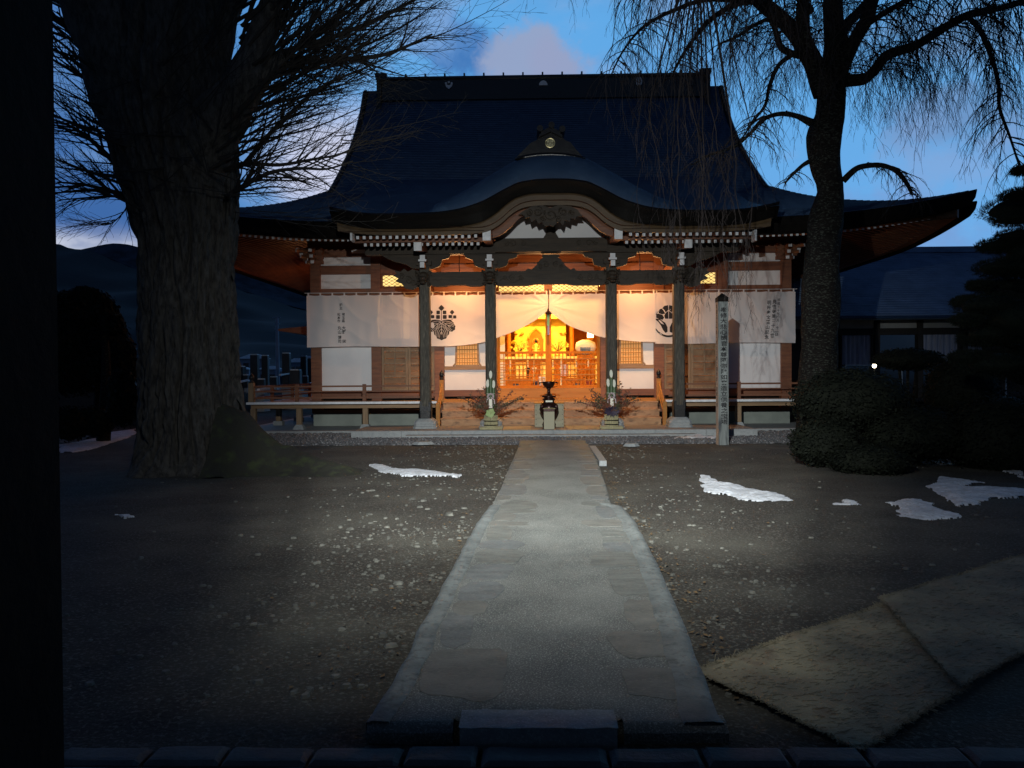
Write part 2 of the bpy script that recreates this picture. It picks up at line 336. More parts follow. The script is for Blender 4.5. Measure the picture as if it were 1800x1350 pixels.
# ============================================================ ground
def lin(a, b, n): return [a+(b-a)*i/n for i in range(n)]
def interp(tab, x):
    if x <= tab[0][0]: return tab[0][1]
    for (a, u), (b, v) in zip(tab, tab[1:]):
        if x <= b: return u+(v-u)*(x-a)/(b-a)
    return tab[-1][1]
def gh(x, y):
    near = 1 if (abs(x) < 30 and y < 45) else 0
    h = 0.018*noise.noise((x*.9, y*.9, 0))+0.012*noise.noise((x*3.1, y*3.1, 4))+0.007*noise.noise((x*9, y*9, 2))
    if y > 16.2 or y < 3.3: h *= 0.35
    if not near: h = 0
    return h-0.012
xs = lin(-3000, -300, 5)+lin(-300, -40, 6)+lin(-40, -12, 20)+lin(-12, 12, 170)+lin(12, 40, 20)+lin(40, 300, 6)+lin(300, 3001, 5)+[3001]
ys = lin(-60, 3.2, 8)+lin(3.2, 18.5, 150)+lin(18.5, 45, 30)+lin(45, 300, 8)+lin(300, 3800, 7)+[3800]
g = MB(); nx = len(xs)
g.add([(x, y, gh(x, y)) for y in ys for x in xs], [(j*nx+i, j*nx+i+1, (j+1)*nx+i+1, (j+1)*nx+i) for j in range(len(ys)-1) for i in range(nx-1)])
struct(g.build('ground', soil, smooth=True))

# scattered pebbles and small gravel on the soil
def pebble(mb, x, y, z, sx, sy, sz, a, mi=0):
    n = 6; c, s_ = math.cos(a), math.sin(a); top = []; 
    for k in range(n):
        t = 2*math.pi*k/n; r = random.uniform(.75, 1.1); u, v = sx*r*math.cos(t), sy*r*math.sin(t)
        top.append((x+u*c-v*s_, y+u*s_+v*c))
    vs_ = [(p[0], p[1], z-.01) for p in top]+[(x+(p[0]-x)*.68, y+(p[1]-y)*.68, z+sz) for p in top]
    mb.add(vs_, [(k, (k+1) % n, n+(k+1) % n, n+k) for k in range(n)]+[tuple(range(n, 2*n))], mi)
PL = [(3.3, -1.33), (8.9, -1.10), (9.0, -0.98), (17.0, -.80)]
PR = [(3.3, .27), (8.9, .48), (9.0, .36), (17.0, .82)]
pb = MB()
for i in range(4200):
    y = 3.6+13*random.random()**1.0; t = random.random()
    k = random.random()
    if k < .55: x = interp(PL, y)-.03-abs(random.gauss(0, 1.0))
    elif k < .8: x = interp(PR, y)+.03+abs(random.gauss(0, .8))
    else: x = random.uniform(-7, 7)
    if interp(PL, y)-.02 < x < interp(PR, y)+.02: continue
    cl = noise.noise((x*.8, y*.5, 9))
    if cl < -.12 and random.random() < .75: continue
    s_ = random.choice((.005, .006, .008, .010, .012, .016, .024)) * random.uniform(.8, 1.2)
    pebble(pb, x, y, gh(x, y), s_*1.3, s_, s_*.5, random.uniform(0, 3.14))
tag(pb.build('scattered_pebbles', pebblem), 'small pale pebbles scattered over the dark soil beside the path', 'pebbles', kind='stuff')
big = [(790,902,14,0),(930,922,0,0),(615,929,10,0),(633,975,9,0),(700,1024,12,0),(673,1114,14,0),(688,1133,17,0),(688,1147,12,0),(712,928,8,0),(745,880,9,0),(725,876,10,0),
       (650,902,8,0),(667,1002,7,0),(720,985,7,0),(738,890,8,0),(655,862,7,0),(815,893,7,0),(1093,873,9,1),(1115,910,12,1),(1130,915,9,1),(1098,893,8,1),(1145,948,9,1),(1180,1025,6,1),(1100,905,8,1),(1122,931,8,1),
       (771,860,7,0),(752,893,7,0),(640,1007,8,0),(700,1055,8,0)]
for px, py, r, sd in big:
    if px == 930: continue
    p = gnd(px, py); m = MB(); rr = r*p.y/FPX
    pebble(m, p.x, p.y, gh(p.x, p.y), rr, rr*.8, rr*.3, random.uniform(0, 3))
    uq = {(790,902): 'largest pale flat stone, just left of where the path widens', (700,1024): 'pale stone halfway down the left path edge', (688,1133): 'upper of two pale stones touching each other near the left path edge', (688,1147): 'lower of two pale stones touching each other near the left path edge', (673,1114): 'pale oval stone just above the touching pair near the left path edge', (1130,915): 'longest pale stone close to the right path edge'}.get((px, py))
    tag(m.build('stone', pebblem), uq or 'pale flat stone on the dark soil %s of the path' % ('left', 'right')[sd], 'stone', 'flat stones %s of the path' % ('left', 'right')[sd])

lv = MB()
for i in range(900):
    y = random.uniform(3.6, 16.5); sd = random.random()
    x = interp(PR, y)+.03+abs(random.gauss(0, .10)) if sd < .5 else (interp(PL, y)-.03-abs(random.gauss(0, .35)) if sd < .7 else random.uniform(-6, 5))
    if interp(PL, y)-.02 < x < interp(PR, y)+.02: continue
    a = random.uniform(0, 6.28); l = random.uniform(.008, .024); c, s_ = math.cos(a)*l, math.sin(a)*l; z = gh(x, y)+.012
    lv.add([(x-c, y-s_, z), (x+s_*.5, y-c*.5, z+random.uniform(0, .01)), (x+c, y+s_, z+random.uniform(0, .012)), (x-s_*.5, y+c*.5, z)], [(0, 1, 2, 3)])
tag(lv.build('fallen_leaves', mat('dead_leaf', (.16, .10, .045), (.07, .045, .02), 9, .8)), 'small brown dead leaves lying along the path edges', 'leaves', kind='stuff')
# gravel strip along the platform
gv = MB()
for i in range(15000):
    x = random.uniform(-9.2, 9.2); y = random.uniform(16.75, 19.9)
    if abs(x) < 5.0 and y > 18.25: y = random.uniform(16.75, 18.25)
    if y < 16.95 and random.random() < .6: continue
    s_ = random.uniform(.018, .042)
    pebble(gv, x, y, random.uniform(0, .03), s_*1.2, s_, s_*.7, random.uniform(0, 3))
gb = MB().slab([(-9.2, 16.8), (9.2, 16.8), (9.2, 19.95), (-9.2, 19.95)], -.03, .006)
tag(gb.build('gravel_bed', gravelm), kind='structure')
tag(gv.build('gravel', gravelm), 'dark grey gravel strip along the foot of the temple platform', 'gravel', kind='stuff')
for px, py, wd, hg in ((745, 778, 42, 7), (1110, 781, 30, 4)):
    p = gnd(px, py, .05); m = MB(); pebble(m, p.x, p.y, .02, wd*p.y/FPX/2, .16, .05, .05)
    tag(m.build('flat_stone', granite), 'flat grey kerb stone lying %s in the gravel strip' % ('left of the path' if px < 900 else 'right of the path'), 'stone')

# ============================================================ path
path = thing('path', (0, 10, 0), 'x', 'x'); del path['label']; del path['category']; path['kind'] = 'structure'
ZP = .065
def edge_line(pts, jit=0):
    out = []
    for (a, b) in zip(pts, pts[1:]):
        pa, pb_ = gnd(*a, ZP), gnd(*b, ZP); n = max(2, int((pb_-pa).length/.10))
        for i in range(n):
            q = pa.lerp(pb_, i/n); out.append((q.x+jit*noise.noise((q.y*3.3, a[0]*.01, 1))+jit*.4*noise.noise((q.y*11, 3, 1)), q.y))
    q = gnd(*pts[-1], ZP); out.append((q.x, q.y)); return out
Lpts = [(628, 1290), (652, 1262), (700, 1185), (745, 1090), (800, 990), (838, 920), (862, 888), (880, 858), (898, 815), (912, 783)]
Rpts = [(1286, 1290), (1264, 1262), (1228, 1165), (1195, 1080), (1150, 980), (1115, 915), (1092, 890), (1074, 886), (1064, 850), (1050, 808), (1036, 783)]
Le = edge_line(Lpts, .016); Re = edge_line(Rpts, .012)
def border(le, re, n=90):
    y0, y1 = le[0][1], le[-1][1]; return y0, y1
def ex(line, y):
    return interp([(p[1], p[0]) for p in line], y)
y0 = 3.30; y1 = 17.0; NV = 150; NU = 26
pm_ = MB(); p_thr = (gnd(806, 1281, .08).x-.02, gnd(1087, 1281, .08).x+.02)
def pf(u, v):
    y = y0+(y1-y0)*v; a, b = ex(Le, y), ex(Re, y); x = a+(b-a)*u
    z = ZP+.0015*noise.noise((x*2.2, y*2.2, 0))+.001*noise.noise((x*9, y*9, 0))
    ed = min(u, 1-u)
    if ed < .02: z -= .02
    if y < 3.38 and p_thr[0] < x < p_thr[1]: z -= .03
    return (x, y, z)
pm_.grid(pf, NU, NV)
for ln in (0, 1):                                    # side skirts
    pts = []
    for j in range(NV+1):
        p = pf(float(ln), j/NV); pts += [p, (p[0]+(-.03 if ln == 0 else .03), p[1], -.03)]
    pm_.add(pts, [((2*j), 2*j+1, 2*j+3, 2*j+2) if ln == 0 else (2*j, 2*j+2, 2*j+3, 2*j+1) for j in range(NV)])
a, b = pf(0, 0), pf(1, 0); pm_.add([a, b, (b[0], b[1], -.08), (a[0], a[1], -.08)], [(0, 3, 2, 1)])
pm_.build('path_surface', pathm, path, smooth=True)
# smooth trowelled edge bands
def band(line, w0, w1, name, m_, ya, yb, sg):
    mb = MB(); n = int((yb-ya)/.08); vv = []
    for j in range(n+1):
        y = ya+(yb-ya)*j/n; x = ex(line, y); wd = w0+(w1-w0)*j/n; wd *= 1+.12*noise.noise((y*2, 7, sg))
        for u, dz in ((-.012, -.06), (.0, .003), (.3, .011), (1, .007), (1.02, -.004)):
            vv.append((x+sg*u*wd, y, ZP+dz+.003*noise.noise((y*7, u*4, 0))))
    mb.add(vv, [((j*5+k, (j+1)*5+k, (j+1)*5+k+1, j*5+k+1) if sg < 0 else (j*5+k, j*5+k+1, (j+1)*5+k+1, (j+1)*5+k)) for j in range(n) for k in range(4)])
    return mb.build(name, m_, path, smooth=True)
band(Le, .105, .12, 'edge_band', pathw, 3.24, 8.6, 1); band(Re, .16, .13, 'edge_band', pathw, 3.24, 8.7, -1)
# irregular flagstones set in both margins
def flag(cx, cy, rx, ry, mi, h=.010):
    n = 28; ph = random.uniform(0, 6); mb = MB(); ring = []
    for k in range(n):
        t = 2*math.pi*k/n; q = 1/max(abs(math.cos(t))**3.6+abs(math.sin(t))**3.6, .2)**(1/3.6)
        r = q*(1+.22*noise.noise((math.cos(t)*1.6+ph, math.sin(t)*1.6, cy))+.10*noise.noise((math.cos(t)*5+ph, math.sin(t)*5, cy)))
        ring.append((cx+rx*r*math.cos(t), cy+ry*r*math.sin(t)))
    z = ZP+h+.001
    vs_ = [(x, y, ZP-.006) for x, y in ring]+[(cx+(x-cx)*.985, cy+(y-cy)*.985, z-.0005) for x, y in ring]
    vs_ += [(cx+(x-cx)*.55, cy+(y-cy)*.55, z) for x, y in ring]+[(cx, cy, z)]
    fs = [(k, (k+1) % n, n+(k+1) % n, n+k) for k in range(n)]+[(n+k, n+(k+1) % n, 2*n+(k+1) % n, 2*n+k) for k in range(n)]+[(2*n+k, 2*n+(k+1) % n, 3*n) for k in range(n)]
    mb.add(vs_, fs); return mb.build('flagstone', flagm[mi % 3], path)
for sg, ln in ((1, Le), (-1, Re)):
    y = 3.5
    i = 0
    while y < 16.6:
        L_ = random.choice((.24, .34, .46, .62, .75))*random.uniform(.85, 1.15)*(1.0 if y < 9 else 1.25)
        bw = .13 if y < 8.6 else .01
        rx = random.uniform(.09, .22) if y < 8.8 else random.uniform(.09, .20)
        cx = ex(ln, y+L_/2)+sg*(bw+rx*1.0)
        flag(cx, y+L_/2+random.uniform(-.03, .03), rx, L_/2*.96, random.randrange(3), random.uniform(.002, .004))
        y += L_*.97+random.choice((0, 0, .01, .12)); i += 1
# rough granite block across the near end
p = gnd(806, 1281, .08); q = gnd(1087, 1281, .08)
gbm = MB()
def gb_f(u, v):
    x = p.x+(q.x-p.x)*u; yy = p.y+.175*v
    return (x+.006*noise.noise((v*9, u*3, 1)), yy+.006*noise.noise((u*14, 0, v)), .084+.005*noise.noise((x*16, yy*16, 0)))
gbm.grid(gb_f, 40, 8)
gbm.box(p.x+.004, q.x-.004, p.y+.003, p.y+.17, -.09, .080)
gbm.build('threshold_stone', granite, path)
fm = MB()                                            # front lip left and right of it
for xa, xb in ((gnd(640, 1290, .05).x, p.x-.03), (q.x+.03, gnd(1285, 1290, .05).x)):
    def ff(u, v):
        x = xa+(xb-xa)*u; yy = 3.215+.11*v; e = max(0, .3-v)*.10
        return (x, yy+.015*noise.noise((x*5, 1, 0))*(1-v), ZP+.001-e+.004*noise.noise((x*6, yy*9, 0)))
    fm.grid(ff, 18, 6); 
    n_ = 18
    bs = [ff(k/n_, 0) for k in range(n_+1)]
    fm.add(bs+[(b_[0], b_[1]+.01, -.1) for b_ in bs], [(k, n_+1+k, n_+2+k, k+1) for k in range(n_)])
fm.build('front_lip', pathm, path, smooth=True)
kb = MB(); pa, pb2 = gnd(1036, 785, .07), gnd(1060, 812, .07)
kb.bar((pa.x+.06, pa.y, .045), (pb2.x, pb2.y, .045), .12, .09); kb.build('kerb', granite, path)

# ============================================================ gate: stone sill, posts, roof, floodlight
sill = thing('gate_step', (0, 3, 0), 'x', 'x'); del sill['label']; del sill['category']; sill['kind'] = 'structure'
def rock_block(mb, x0, x1, y0, y1, z0, z1, j=.012, n=8):
    def f(u, v):
        x = x0+(x1-x0)*u; y = y0+(y1-y0)*v; e = min(u*(x1-x0), (1-u)*(x1-x0), v*(y1-y0), (1-v)*(y1-y0))
        z = z1-max(0, .02-e)*.9+.006*noise.noise((x*5, y*5, z1))
        return (x+j*noise.noise((y*6, x0, 1))*(1 if e < .03 else 0), y+j*noise.noise((x*5, y0, 2)), z)
    mb.grid(f, n*2, n)
    P = [f(0, 0), f(1, 0), f(1, 1), f(0, 1)]
    mb.add(P+[(a[0], a[1], z0) for a in P], [(0, 4, 5, 1), (1, 5, 6, 2), (2, 6, 7, 3), (3, 7, 4, 0)])
cuts = [98, 258, 395, 548, 710, 842, 1070, 1236, 1385, 1520, 1700, 1840]
for a, b in zip(cuts, cuts[1:]):
    mb = MB(); xa, xb = gnd(a, 1325, .03).x+.008, gnd(b, 1325, .03).x-.008
    rock_block(mb, xa, xb, 2.985, 3.125+random.uniform(-.006, .006), -.1, .03+random.uniform(-.004, .004))
    mb.build('sill_stone', sillm, sill, smooth=False)
for k in range(9):
    mb = MB(); xa = -2.6+k*.55; rock_block(mb, xa+.01, xa+.54, 2.3, 2.972, -.1, .028); mb.build('sill_stone', sillm, sill)
gate = thing('temple_gate', (0, 1.4, 0), 'black timber post of the gate close on the left edge', 'gate')
gp = MB().box(-2.15, at(103, 700, 1.62).x, 1.22, 1.62, .03, 3.9); gp.build('post', black_wood, gate)
MB().box(1.35, 1.75, 1.22, 1.62, .03, 3.9).build('post', black_wood, gate)
for xx in (-2.1, 1.4): MB().box(xx-.0, xx+.35, -1.9, -1.5, .03, 3.9).build('post', black_wood, gate)
MB().box(-2.9, 2.5, 1.26, 1.58, 3.45, 3.85).build('beam', black_wood, gate)
gr = MB()
gr.add([(-4.6, 2.7, 3.95), (4.2, 2.7, 3.95), (4.2, .3, 5.6), (-4.6, .3, 5.6), (-4.6, -3.4, 3.95), (4.2, -3.4, 3.95)], [(0, 1, 2, 3), (3, 2, 5, 4)])
gr.add([(-4.6, 2.7, 3.85), (4.2, 2.7, 3.85), (4.2, .3, 5.45), (-4.6, .3, 5.45), (-4.6, -3.4, 3.85), (4.2, -3.4, 3.85)], [(0, 3, 2, 1), (3, 4, 5, 2)])
gr.add([(-4.6, 2.7, 3.85), (4.2, 2.7, 3.85), (4.2, 2.7, 3.95), (-4.6, 2.7, 3.95)], [(0, 1, 2, 3)])
gr.build('roof', black_wood, gate)
MB().box(-2.1, 1.7, -3.0, -2.9, .03, 3.5).build('door_panel', black_wood, gate)
fx = thing('flood_lamp', FLOOD, 'small floodlight under the gate eave above the camera', 'lamp')
q_ = (Vector((0.15, 16.0, 1.3))-FLOOD).normalized()
h_ = MB(); b0 = FLOOD-q_*.10
h_.tube([b0-q_*.12, b0-q_*.02, b0+q_*.04], [.05, .085, .10], 14, cap=False); h_.build('housing', black_metal, fx)
MB().bar(FLOOD-q_*.15, FLOOD+Vector((0, -.1, .16)), .03, .03).build('bracket', black_metal, fx)

# ============================================================ snow patches
def snow_patch(poly, label, h=.045, sub=6):
    c = [gnd(a, b) for a, b in poly]; pts = []
    n = len(c)
    for i in range(n):
        p0, p1, p2, p3 = c[i-1], c[i], c[(i+1) % n], c[(i+2) % n]
        for k in range(3):
            t = k/3; q = p1.lerp(p2, t); L_ = (p2-p1).length
            pts.append((q.x+.16*L_*noise.noise((q.x*7, q.y*7, 0)), q.y+.30*L_*noise.noise((q.x*7, q.y*7, 5))))
    cx = sum(q[0] for q in pts)/len(pts); cy = sum(q[1] for q in pts)/len(pts)
    # grid fill: sample points inside by inset rings towards a medial line
    mb = MB(); x0, x1 = min(q[0] for q in pts), max(q[0] for q in pts); yy0, yy1 = min(q[1] for q in pts), max(q[1] for q in pts)
    def sd(x, y):
        ins = False; dm = 9
        for i in range(len(pts)):
            ax, ay = pts[i]; bx, by = pts[(i+1) % len(pts)]
            if (ay > y) != (by > y) and x < (bx-ax)*(y-ay)/(by-ay)+ax: ins = not ins
            dx, dy = bx-ax, by-ay; L2 = dx*dx+dy*dy+1e-9; t = max(0, min(1, ((x-ax)*dx+(y-ay)*dy)/L2))
            dm = min(dm, math.hypot(x-ax-t*dx, y-ay-t*dy))
        return (dm if ins else -dm)-.045*abs(noise.noise((x*9, y*9, 1)))-.03*abs(noise.noise((x*27, y*27, 1)))
    st = max((x1-x0)/170, .010); sty = max((yy1-yy0)/80, .010)
    nx_, ny_ = int((x1-x0)/st)+3, int((yy1-yy0)/sty)+3
    V = {}; vs_ = []
    for j in range(ny_):
        for i in range(nx_):
            x = x0-st+i*st; y = yy0-sty+j*sty; s_ = sd(x, y)
            if s_ > -st*1.2:
                z = h*.6*min(1, max(s_, -st)/.16+.10)*(1+.5*noise.noise((x*4, y*4, 0)))+.008*noise.noise((x*15, y*15, 0)) if s_ > 0 else -.03
                V[i, j] = len(vs_); vs_.append((x, y, z-.004))
    fs = [(V[i, j], V[i+1, j], V[i+1, j+1], V[i, j+1]) for (i, j) in V if (i+1, j) in V and (i+1, j+1) in V and (i, j+1) in V]
    mb.add(vs_, fs); tag(mb.build('snow_patch', snow, smooth=True), label, 'snow patch')
snow_patch([(648,815),(665,816),(700,822),(760,827),(812,833),(810,838),(760,836),(705,836),(690,832),(672,832)], 'long white snow streak at the foot of the big mossy root')
snow_patch([(103,783),(160,770),(200,760),(246,751),(246,764),(200,775),(165,788),(130,795),(103,796)], 'bluish snow strip between the gate post and the thick trunk')
snow_patch([(1228,833),(1248,836),(1262,846),(1290,850),(1330,860),(1375,867),(1402,880),(1360,881),(1300,880),(1280,870),(1250,868),(1232,862),(1228,848)], 'white snow patch on the soil right of the path')
snow_patch([(1463,884),(1485,876),(1503,879),(1519,887),(1495,887),(1466,888)], 'small white snow lump between the two larger snow patches', .04)
snow_patch([(1556,882),(1590,876),(1620,877),(1640,884),(1640,889),(1675,899),(1698,909),(1640,914),(1600,912),(1573,905),(1570,897),(1580,890)], 'front blue-white snow patch below the clipped bushes')
snow_patch([(1634,850),(1650,836),(1700,843),(1737,848),(1690,853),(1760,856),(1800,858),(1830,866),(1790,874),(1750,876),(1728,888),(1680,888),(1665,878),(1650,868)], 'widest blue snow patch at the right edge below the pine')
snow_patch([(1636,810),(1660,811),(1677,816),(1650,817)], 'thin sliver of blue snow beside the low bush', .03)
snow_patch([(1738,822),(1770,824),(1830,830),(1830,842),(1795,840),(1788,834)], 'blue snow strip cut by the right edge under the pine', .03)
snow_patch([(1174,768),(1195,770),(1215,768),(1226,765),(1245,769),(1262,768),(1280,770),(1300,771),(1280,774),(1240,774),(1200,774),(1180,773)], 'thin snow line on the gravel at the foot of the wooden grave post', .10)
snow_patch([(200,903),(225,902),(244,905),(215,909)], 'faint thin snow remnant on the soil at far left', .02)
snow_patch([(1625,722),(1645,719),(1668,722),(1660,728),(1640,730)], 'small blue snow patch between the bushes in front of the annex', .05)

# ============================================================ straw mats
def straw_mat(quad, label, zoff):
    c = [gnd(a, b, .03) for a, b in quad]
    mb = MB()
    def f(u, v):
        a = c[0].lerp(c[1], u); b = c[3].lerp(c[2], u); q = a.lerp(b, v)
        z = zoff+.010*noise.noise((q.x*1.6, q.y*1.6, zoff))+.005*noise.noise((q.x*5, q.y*5, 1))+.02
        j = .008*noise.noise((q.x*9, q.y*9, 0))+.006*noise.noise((q.x*31, q.y*31, 0))
        e = 1 if (u in (0, 1) or v in (0, 1)) else 0
        return Vector((q.x+j*e, q.y+j*e, z))
    mb.grid(f, 90, 26)
    t = thing('straw_mat', c[0], label, 'mat', 'straw mats on the ground')
    mb.build('mat_sheet', matw, t, smooth=True)
    fr = MB()
    for k in range(2600):
        s_ = random.random(); side_ = random.random()
        if side_ < .45: q = f(s_, 0); dr = (c[0]-c[3]).normalized()
        elif side_ < .75: q = f(s_, 1); dr = (c[3]-c[0]).normalized()
        else: q = f(0, s_); dr = (c[0]-c[1]).normalized()
        L_ = random.uniform(.005, .028)*(2 if random.random() < .04 else 1); d = (dr+Vector((random.gauss(0, .6), random.gauss(0, .6), random.uniform(-.1, .35)))).normalized()
        fr.bar(q-d*.015, q+d*L_, .003, .002)
    for k in range(700):
        q = f(random.random(), random.random()); a = random.gauss(.35, .35); L_ = random.uniform(.02, .05)
        d = Vector((math.cos(a), math.sin(a), 0)); q.z += .002
        fr.bar(q, q+d*L_+Vector((0, 0, random.uniform(0, .003))), .0022, .0015)
    tag(fr.build('loose_fibres', matw, t), kind='stuff')
straw_mat([(1222, 1172), (1560, 1058), (1700, 1200), (1510, 1312)], 'frayed straw mat whose corner touches the right path edge', .0)
straw_mat([(1548, 1052), (1880, 950), (1950, 1060), (1688, 1206)], 'second straw mat further right overlapping the first', .012)
# ============================================================ stone platform
plat = thing('stone_platform', (0, 19.5, 0), 'x', 'x'); del plat['label']; del plat['category']; plat['kind'] = 'structure'
random.seed(11)
def row_blocks(x0, x1, y0_, y1_, z0, z1, n, name, m_, g_=.006):
    w_ = (x1-x0)/n
    for k in range(n):
        MB().box(x0+k*w_+g_/2, x0+(k+1)*w_-g_/2, y0_, y1_, z0, z1+random.uniform(-.002, .002)).build(name, m_, plat)
row_blocks(-4.92, 4.92, 18.62, 18.95, -.05, .165, 8, 'kerb_stone', granite)
row_blocks(-4.92, 4.92, 18.955, 20.42, -.05, .160, 9, 'paving_slab', granite_w)
row_blocks(-3.55, 3.40, 18.30, 18.61, -.05, .075, 6, 'step_stone', granite)
row_blocks(-8.5, -4.93, 19.92, 22.3, -.05, .08, 3, 'apron_slab', granite, .004)
row_blocks(4.93, 8.5, 19.92, 22.3, -.05, .08, 3, 'apron_slab', granite, .004)
MB().box(-4.9, 4.9, 20.43, 22.3, -.05, .085).build('apron_slab', granite, plat)
MB().box(-8.5, -6.0, 22.31, 36, -.05, .078).build('apron_slab', granite, plat)

# ============================================================ temple hall
T = thing('temple_hall', (0, 22, 0), 'large timber temple hall with curved dark copper roof and glowing open doors', 'temple')
P_MAIN = [(19.0,5.33),(20.1,5.68),(21.0,6.03),(22.0,6.50),(22.9,7.05),(23.8,7.66),(24.8,8.40),(26.1,9.50),(27.3,10.78),(28.0,11.85)]
def smooth_tab(tab, n):
    out = []
    for i in range(len(tab)-1):
        p0 = tab[max(i-1, 0)]; p1 = tab[i]; p2 = tab[i+1]; p3 = tab[min(i+2, len(tab)-1)]
        for k in range(n):
            t = k/n
            f = lambda a, b, c, d: .5*((2*b)+(-a+c)*t+(2*a-5*b+4*c-d)*t*t+(-a+3*b-3*c+d)*t**3)
            out.append((f(p0[0], p1[0], p2[0], p3[0]), f(p0[1], p1[1], p2[1], p3[1])))
    out.append(tab[-1]); return out
MAIN = smooth_tab(P_MAIN, 8)
def upl(s_, d):            # corner uplift; s_ = distance along eave from the middle of that side, d = slope parameter
    t = max(0, (s_-4.6)/5.75)
    f = max(0, min(1, (23.2-d)/4.2))
    return .62*t**2.3*f
def courses(tab, n):
    ds = [tab[0][0]+(tab[-1][0]-tab[0][0])*i/n for i in range(n+1)]
    # spread by arc length
    L_ = [0]
    for a, b in zip(tab, tab[1:]): L_.append(L_[-1]+math.hypot(b[0]-a[0], b[1]-a[1]))
    out = []
    for i in range(n+1):
        s_ = L_[-1]*i/n
        for k in range(len(L_)-1):
            if s_ <= L_[k+1]+1e-9:
                t = (s_-L_[k])/(L_[k+1]-L_[k]); out.append((tab[k][0]+(tab[k+1][0]-tab[k][0])*t, tab[k][1]+(tab[k+1][1]-tab[k][1])*t)); break
    return out
CR = courses(MAIN, 84)
HX = 29.35
def slope_mesh(mb, xf, yf, half, step=.014):
    """rows of courses with little risers; xf/yf map (s, d, z)."""
    nu = 48; rows = []
    for i, (d, z) in enumerate(CR):
        H = half(d)
        for dz in ((0.0, step) if 0 < i < len(CR)-1 else (0.0,)):
            # lower edge of a course stands proud
            rows.append([(xf(H*(2*k/nu-1), d), yf(H*(2*k/nu-1), d), z+(step if dz == 0 else 0)*0+(-dz if False else 0)+upl(abs(H*(2*k/nu-1)), d)+(.0 if dz == 0 else -.0)) for k in range(nu+1)])
            if dz: 
                rows[-1] = [(p[0], p[1], p[2]+step) for p in rows[-1]]
                rows[-1], rows[-2] = rows[-2], rows[-1]
                rows[-1], rows[-2] = rows[-2], rows[-1]
    vs_ = [p for r in rows for p in r]; n = nu+1
    mb.add(vs_, [(j*n+i, j*n+i+1, (j+1)*n+i+1, (j+1)*n+i) for j in range(len(rows)-1) for i in range(nu)])
half_front = lambda d: HX-d if d < 22.9 else 6.45
rf = MB()
slope_mesh(rf, lambda s, d: s, lambda s, d: d, half_front)
slope_mesh(rf, lambda s, d: s, lambda s, d: 56-d, half_front)
half_side = lambda d: (28-d) if d < 22.9 else .0
# side hips: only up to the gable base
CRs = CR
CR = [c for c in CRs if c[0] <= 22.95]
slope_mesh(rf, lambda s, d: HX-d, lambda s, d: 28+s, lambda d: 28-d)
slope_mesh(rf, lambda s, d: -(HX-d), lambda s, d: 28+s, lambda d: 28-d)
CR = CRs
cen = lambda f: (sum(rf.v[i][0] for i in f)/len(f), sum(rf.v[i][1] for i in f)/len(f))
rf.f = [f for f in rf.f if not (abs(cen(f)[0]) < 4.6 and cen(f)[1] < 21.9)]; rf.m = [0]*len(rf.f)     # the porch roof takes over here
rf.build('copper_roof', copper, T)
for sx in (-1, 1):
    poly = [(22.9, 7.0)]+[(d, z-.05) for d, z in CR if d > 22.9]+[(56-d, z-.05) for d, z in reversed(CR) if d > 22.9]+[(33.1, 7.0)]
    mb = MB(); n = len(poly)
    for xx in (6.10*sx, 6.04*sx): mb.add([(xx, y, z) for y, z in poly], [tuple(range(n))])
    mb.build('gable_wall', wood_dark, T)
    # rake edge: rounded thick verge
    rk = MB(); pts = [(6.42*sx, d, z-.06) for d, z in CR if d > 22.7]; rk.tube(pts, .11, 8); rk.build('verge', copper_lip, T, smooth=True)
# thick eave edge all round
def eave_loop():
    pts = []
    N_ = 60
    for k in range(N_+1): s = -10.35+20.7*k/N_; pts.append((s, 19.0, upl(abs(s), 19), (0, 1)))
    return pts
for nm, f in (('f', lambda s, y: (s, y)), ('r', lambda s, y: (HX-y, 28+s*9/10.35)), ('l', lambda s, y: (-(HX-y), 28+s*9/10.35)), ('b', lambda s, y: (s, 56-y))):
    mb = MB(); N_ = 72; vv = []
    for k in range(N_+1):
        s = -10.35+20.7*k/N_; a = abs(s)/10.35
        u = upl(abs(s) if nm in 'fb' else abs(s)*9/10.35, 19.0)
        for dy, z in ((0, 5.335), (-.012, 5.30), (.02, 5.13), (.10, 4.98), (.16, 4.93), (.30, 4.93), (.30, 4.99), (3.0, 5.62)):
            sc_ = 1-max(0, dy)/10.35 if nm in 'fb' else 1-max(0, dy)/9*1.0
            uu = u*(1 if dy < .5 else .25)
            x, yy = f(s*sc_, 19.0+dy); vv.append((x, yy, z+uu))
    mb.add(vv, [(k*8+j, (k+1)*8+j, (k+1)*8+j+1, k*8+j+1) for k in range(N_) for j in range(6) if not (nm == 'f' and abs(-10.35+20.7*(k+.5)/N_) < 4.7)], 0)
    mb.add(vv, [(k*8+6, (k+1)*8+6, (k+1)*8+7, k*8+7) for k in range(N_) if not (nm == 'f' and abs(-10.35+20.7*(k+.5)/N_) < 4.7)], 1)
    mb.build('eave_edge', [black_wood, wood_redh], T, smooth=False)
